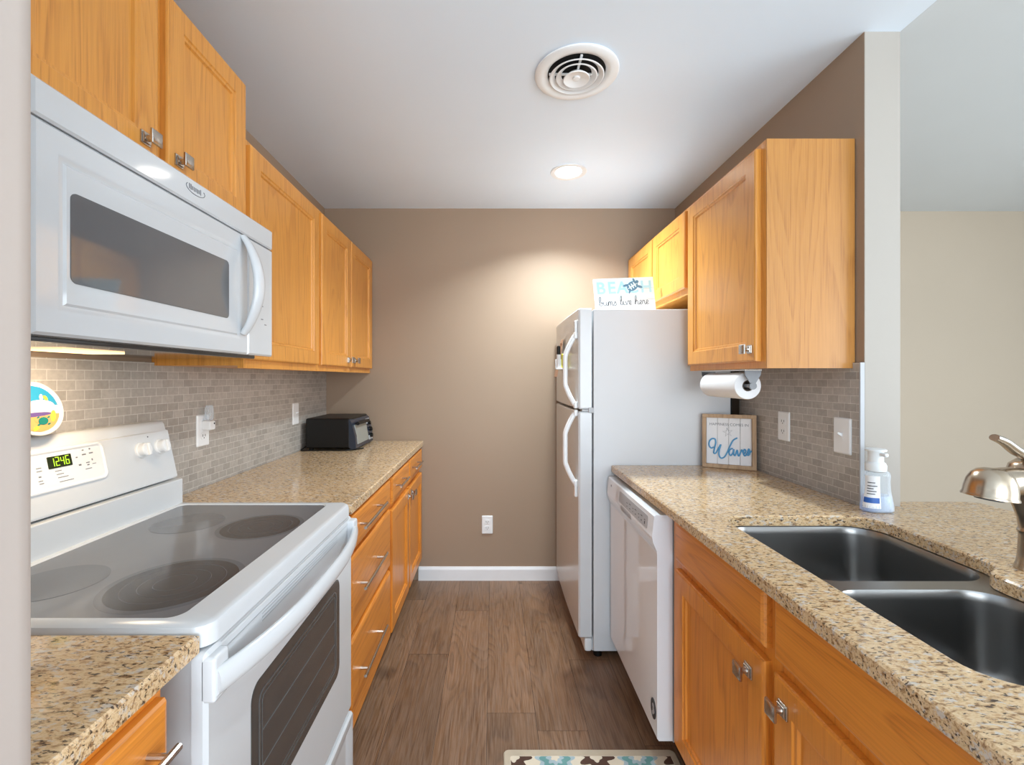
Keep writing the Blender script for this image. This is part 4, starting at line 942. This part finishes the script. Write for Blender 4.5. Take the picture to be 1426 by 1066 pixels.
mb = MB(); mb.box((vx - 0.004, vy - 0.10, CZ - 0.010), (vx + 0.004, vy + 0.10, CZ - 0.004)); mb.box((vx - 0.10, vy - 0.004, CZ - 0.009), (vx + 0.10, vy + 0.004, CZ - 0.004)); mb.build('bracket', 'white2', vt)
lx, ly = 0.405, 2.455
cl = thing('recessed_light', 'round recessed ceiling light, lit, near the back wall', 'ceiling light', (lx, ly, CZ))
MB().lathe([(0.092, CZ - 0.0005), (0.097, CZ - 0.003), (0.095, CZ - 0.007), (0.074, CZ - 0.006), (0.070, CZ - 0.003)], (lx, ly, 0), n=48, cap=False).build('trim_ring', 'white2', cl, smooth=40)
MB().lathe([(0.070, CZ - 0.004), (0.068, CZ - 0.0045), (0.002, CZ - 0.005)], (lx, ly, 0), n=40).build('diffuser', 'lamp', cl)
l = bpy.data.lights.new('can_light', 'AREA'); l.shape = 'DISK'; l.size = 0.13; l.energy = 20; l.color = (0.82, 0.95, 1.0); l.spread = R(128)
o = bpy.data.objects.new('can_light', l); COL.objects.link(o); o.location = (lx, ly, CZ - 0.012)

# ------------------------------------------------------------------ rug
mb = MB(); ry0, ry1, rx0, rx1 = 0.98, 1.615, 0.036, 0.640
mb.mat(0).loft([[(p[0], p[1], z) for p in q] for q, z in ((rrect(rx0, rx1, ry0, ry1, 0.02), 0.0006), (rrect(rx0, rx1, ry0, ry1, 0.02), 0.006), (rrect(rx0 + 0.004, rx1 - 0.004, ry0 + 0.004, ry1 - 0.004, 0.018), 0.009))])
mb.mat(1).loft([[(p[0], p[1], z) for p in rrect(rx0 + 0.022, rx1 - 0.022, ry0 + 0.022, ry1 - 0.030, 0.01)] for z in (0.0088, 0.0094)])
def scallop(cx, cy, r, k, amp, i, z, half=False, sy=1.0):
    n = 60; pts = []
    for q in range(n):
        a = 2 * math.pi * q / n; rr_ = r * (1 + amp * math.cos(k * a))
        x = cx + rr_ * math.cos(a); y = cy + rr_ * math.sin(a) * sy
        pts.append((min(max(x, rx0 + 0.024), rx1 - 0.024), min(max(y, ry0 + 0.024), ry1 - 0.032)))
    mb.mat(i).loft([[(p[0], p[1], zz) for p in pts] for zz in (0.009, z)])
for ry in range(3):
    yy = 1.578 - 0.24 * ry
    for rx in range(5):
        xx = 0.070 + 0.1430 * rx
        if (rx + ry) % 2: 
            scallop(xx, yy, 0.062, 10, 0.14, 4, 0.0097); scallop(xx, yy - 0.004, 0.048, 8, 0.14, 3, 0.0099); scallop(xx, yy - 0.002, 0.027, 8, 0.18, 4, 0.0101); scallop(xx, yy, 0.014, 5, 0.2, 1, 0.0103)
        else:
            scallop(xx, yy, 0.052, 7, 0.26, 2, 0.0097, sy=0.9); scallop(xx, yy, 0.018, 4, 0.2, 1, 0.0100)
    for rx in range(5):
        xx = 0.141 + 0.143 * rx
        if xx < rx1 - 0.04:
            scallop(xx, yy + 0.018, 0.010, 4, 0.3, 2, 0.0097); scallop(xx, yy - 0.12, 0.030, 6, 0.25, 2 if rx % 2 else 3, 0.0097)
single(mb, 'rug', ['rugborder', 'cream', 'rugbrown', 'rugteal', 'rugblue'], 'cream kitchen rug with teal and brown medallions on the plank floor', 'rug', (0.34, 1.3, 0))
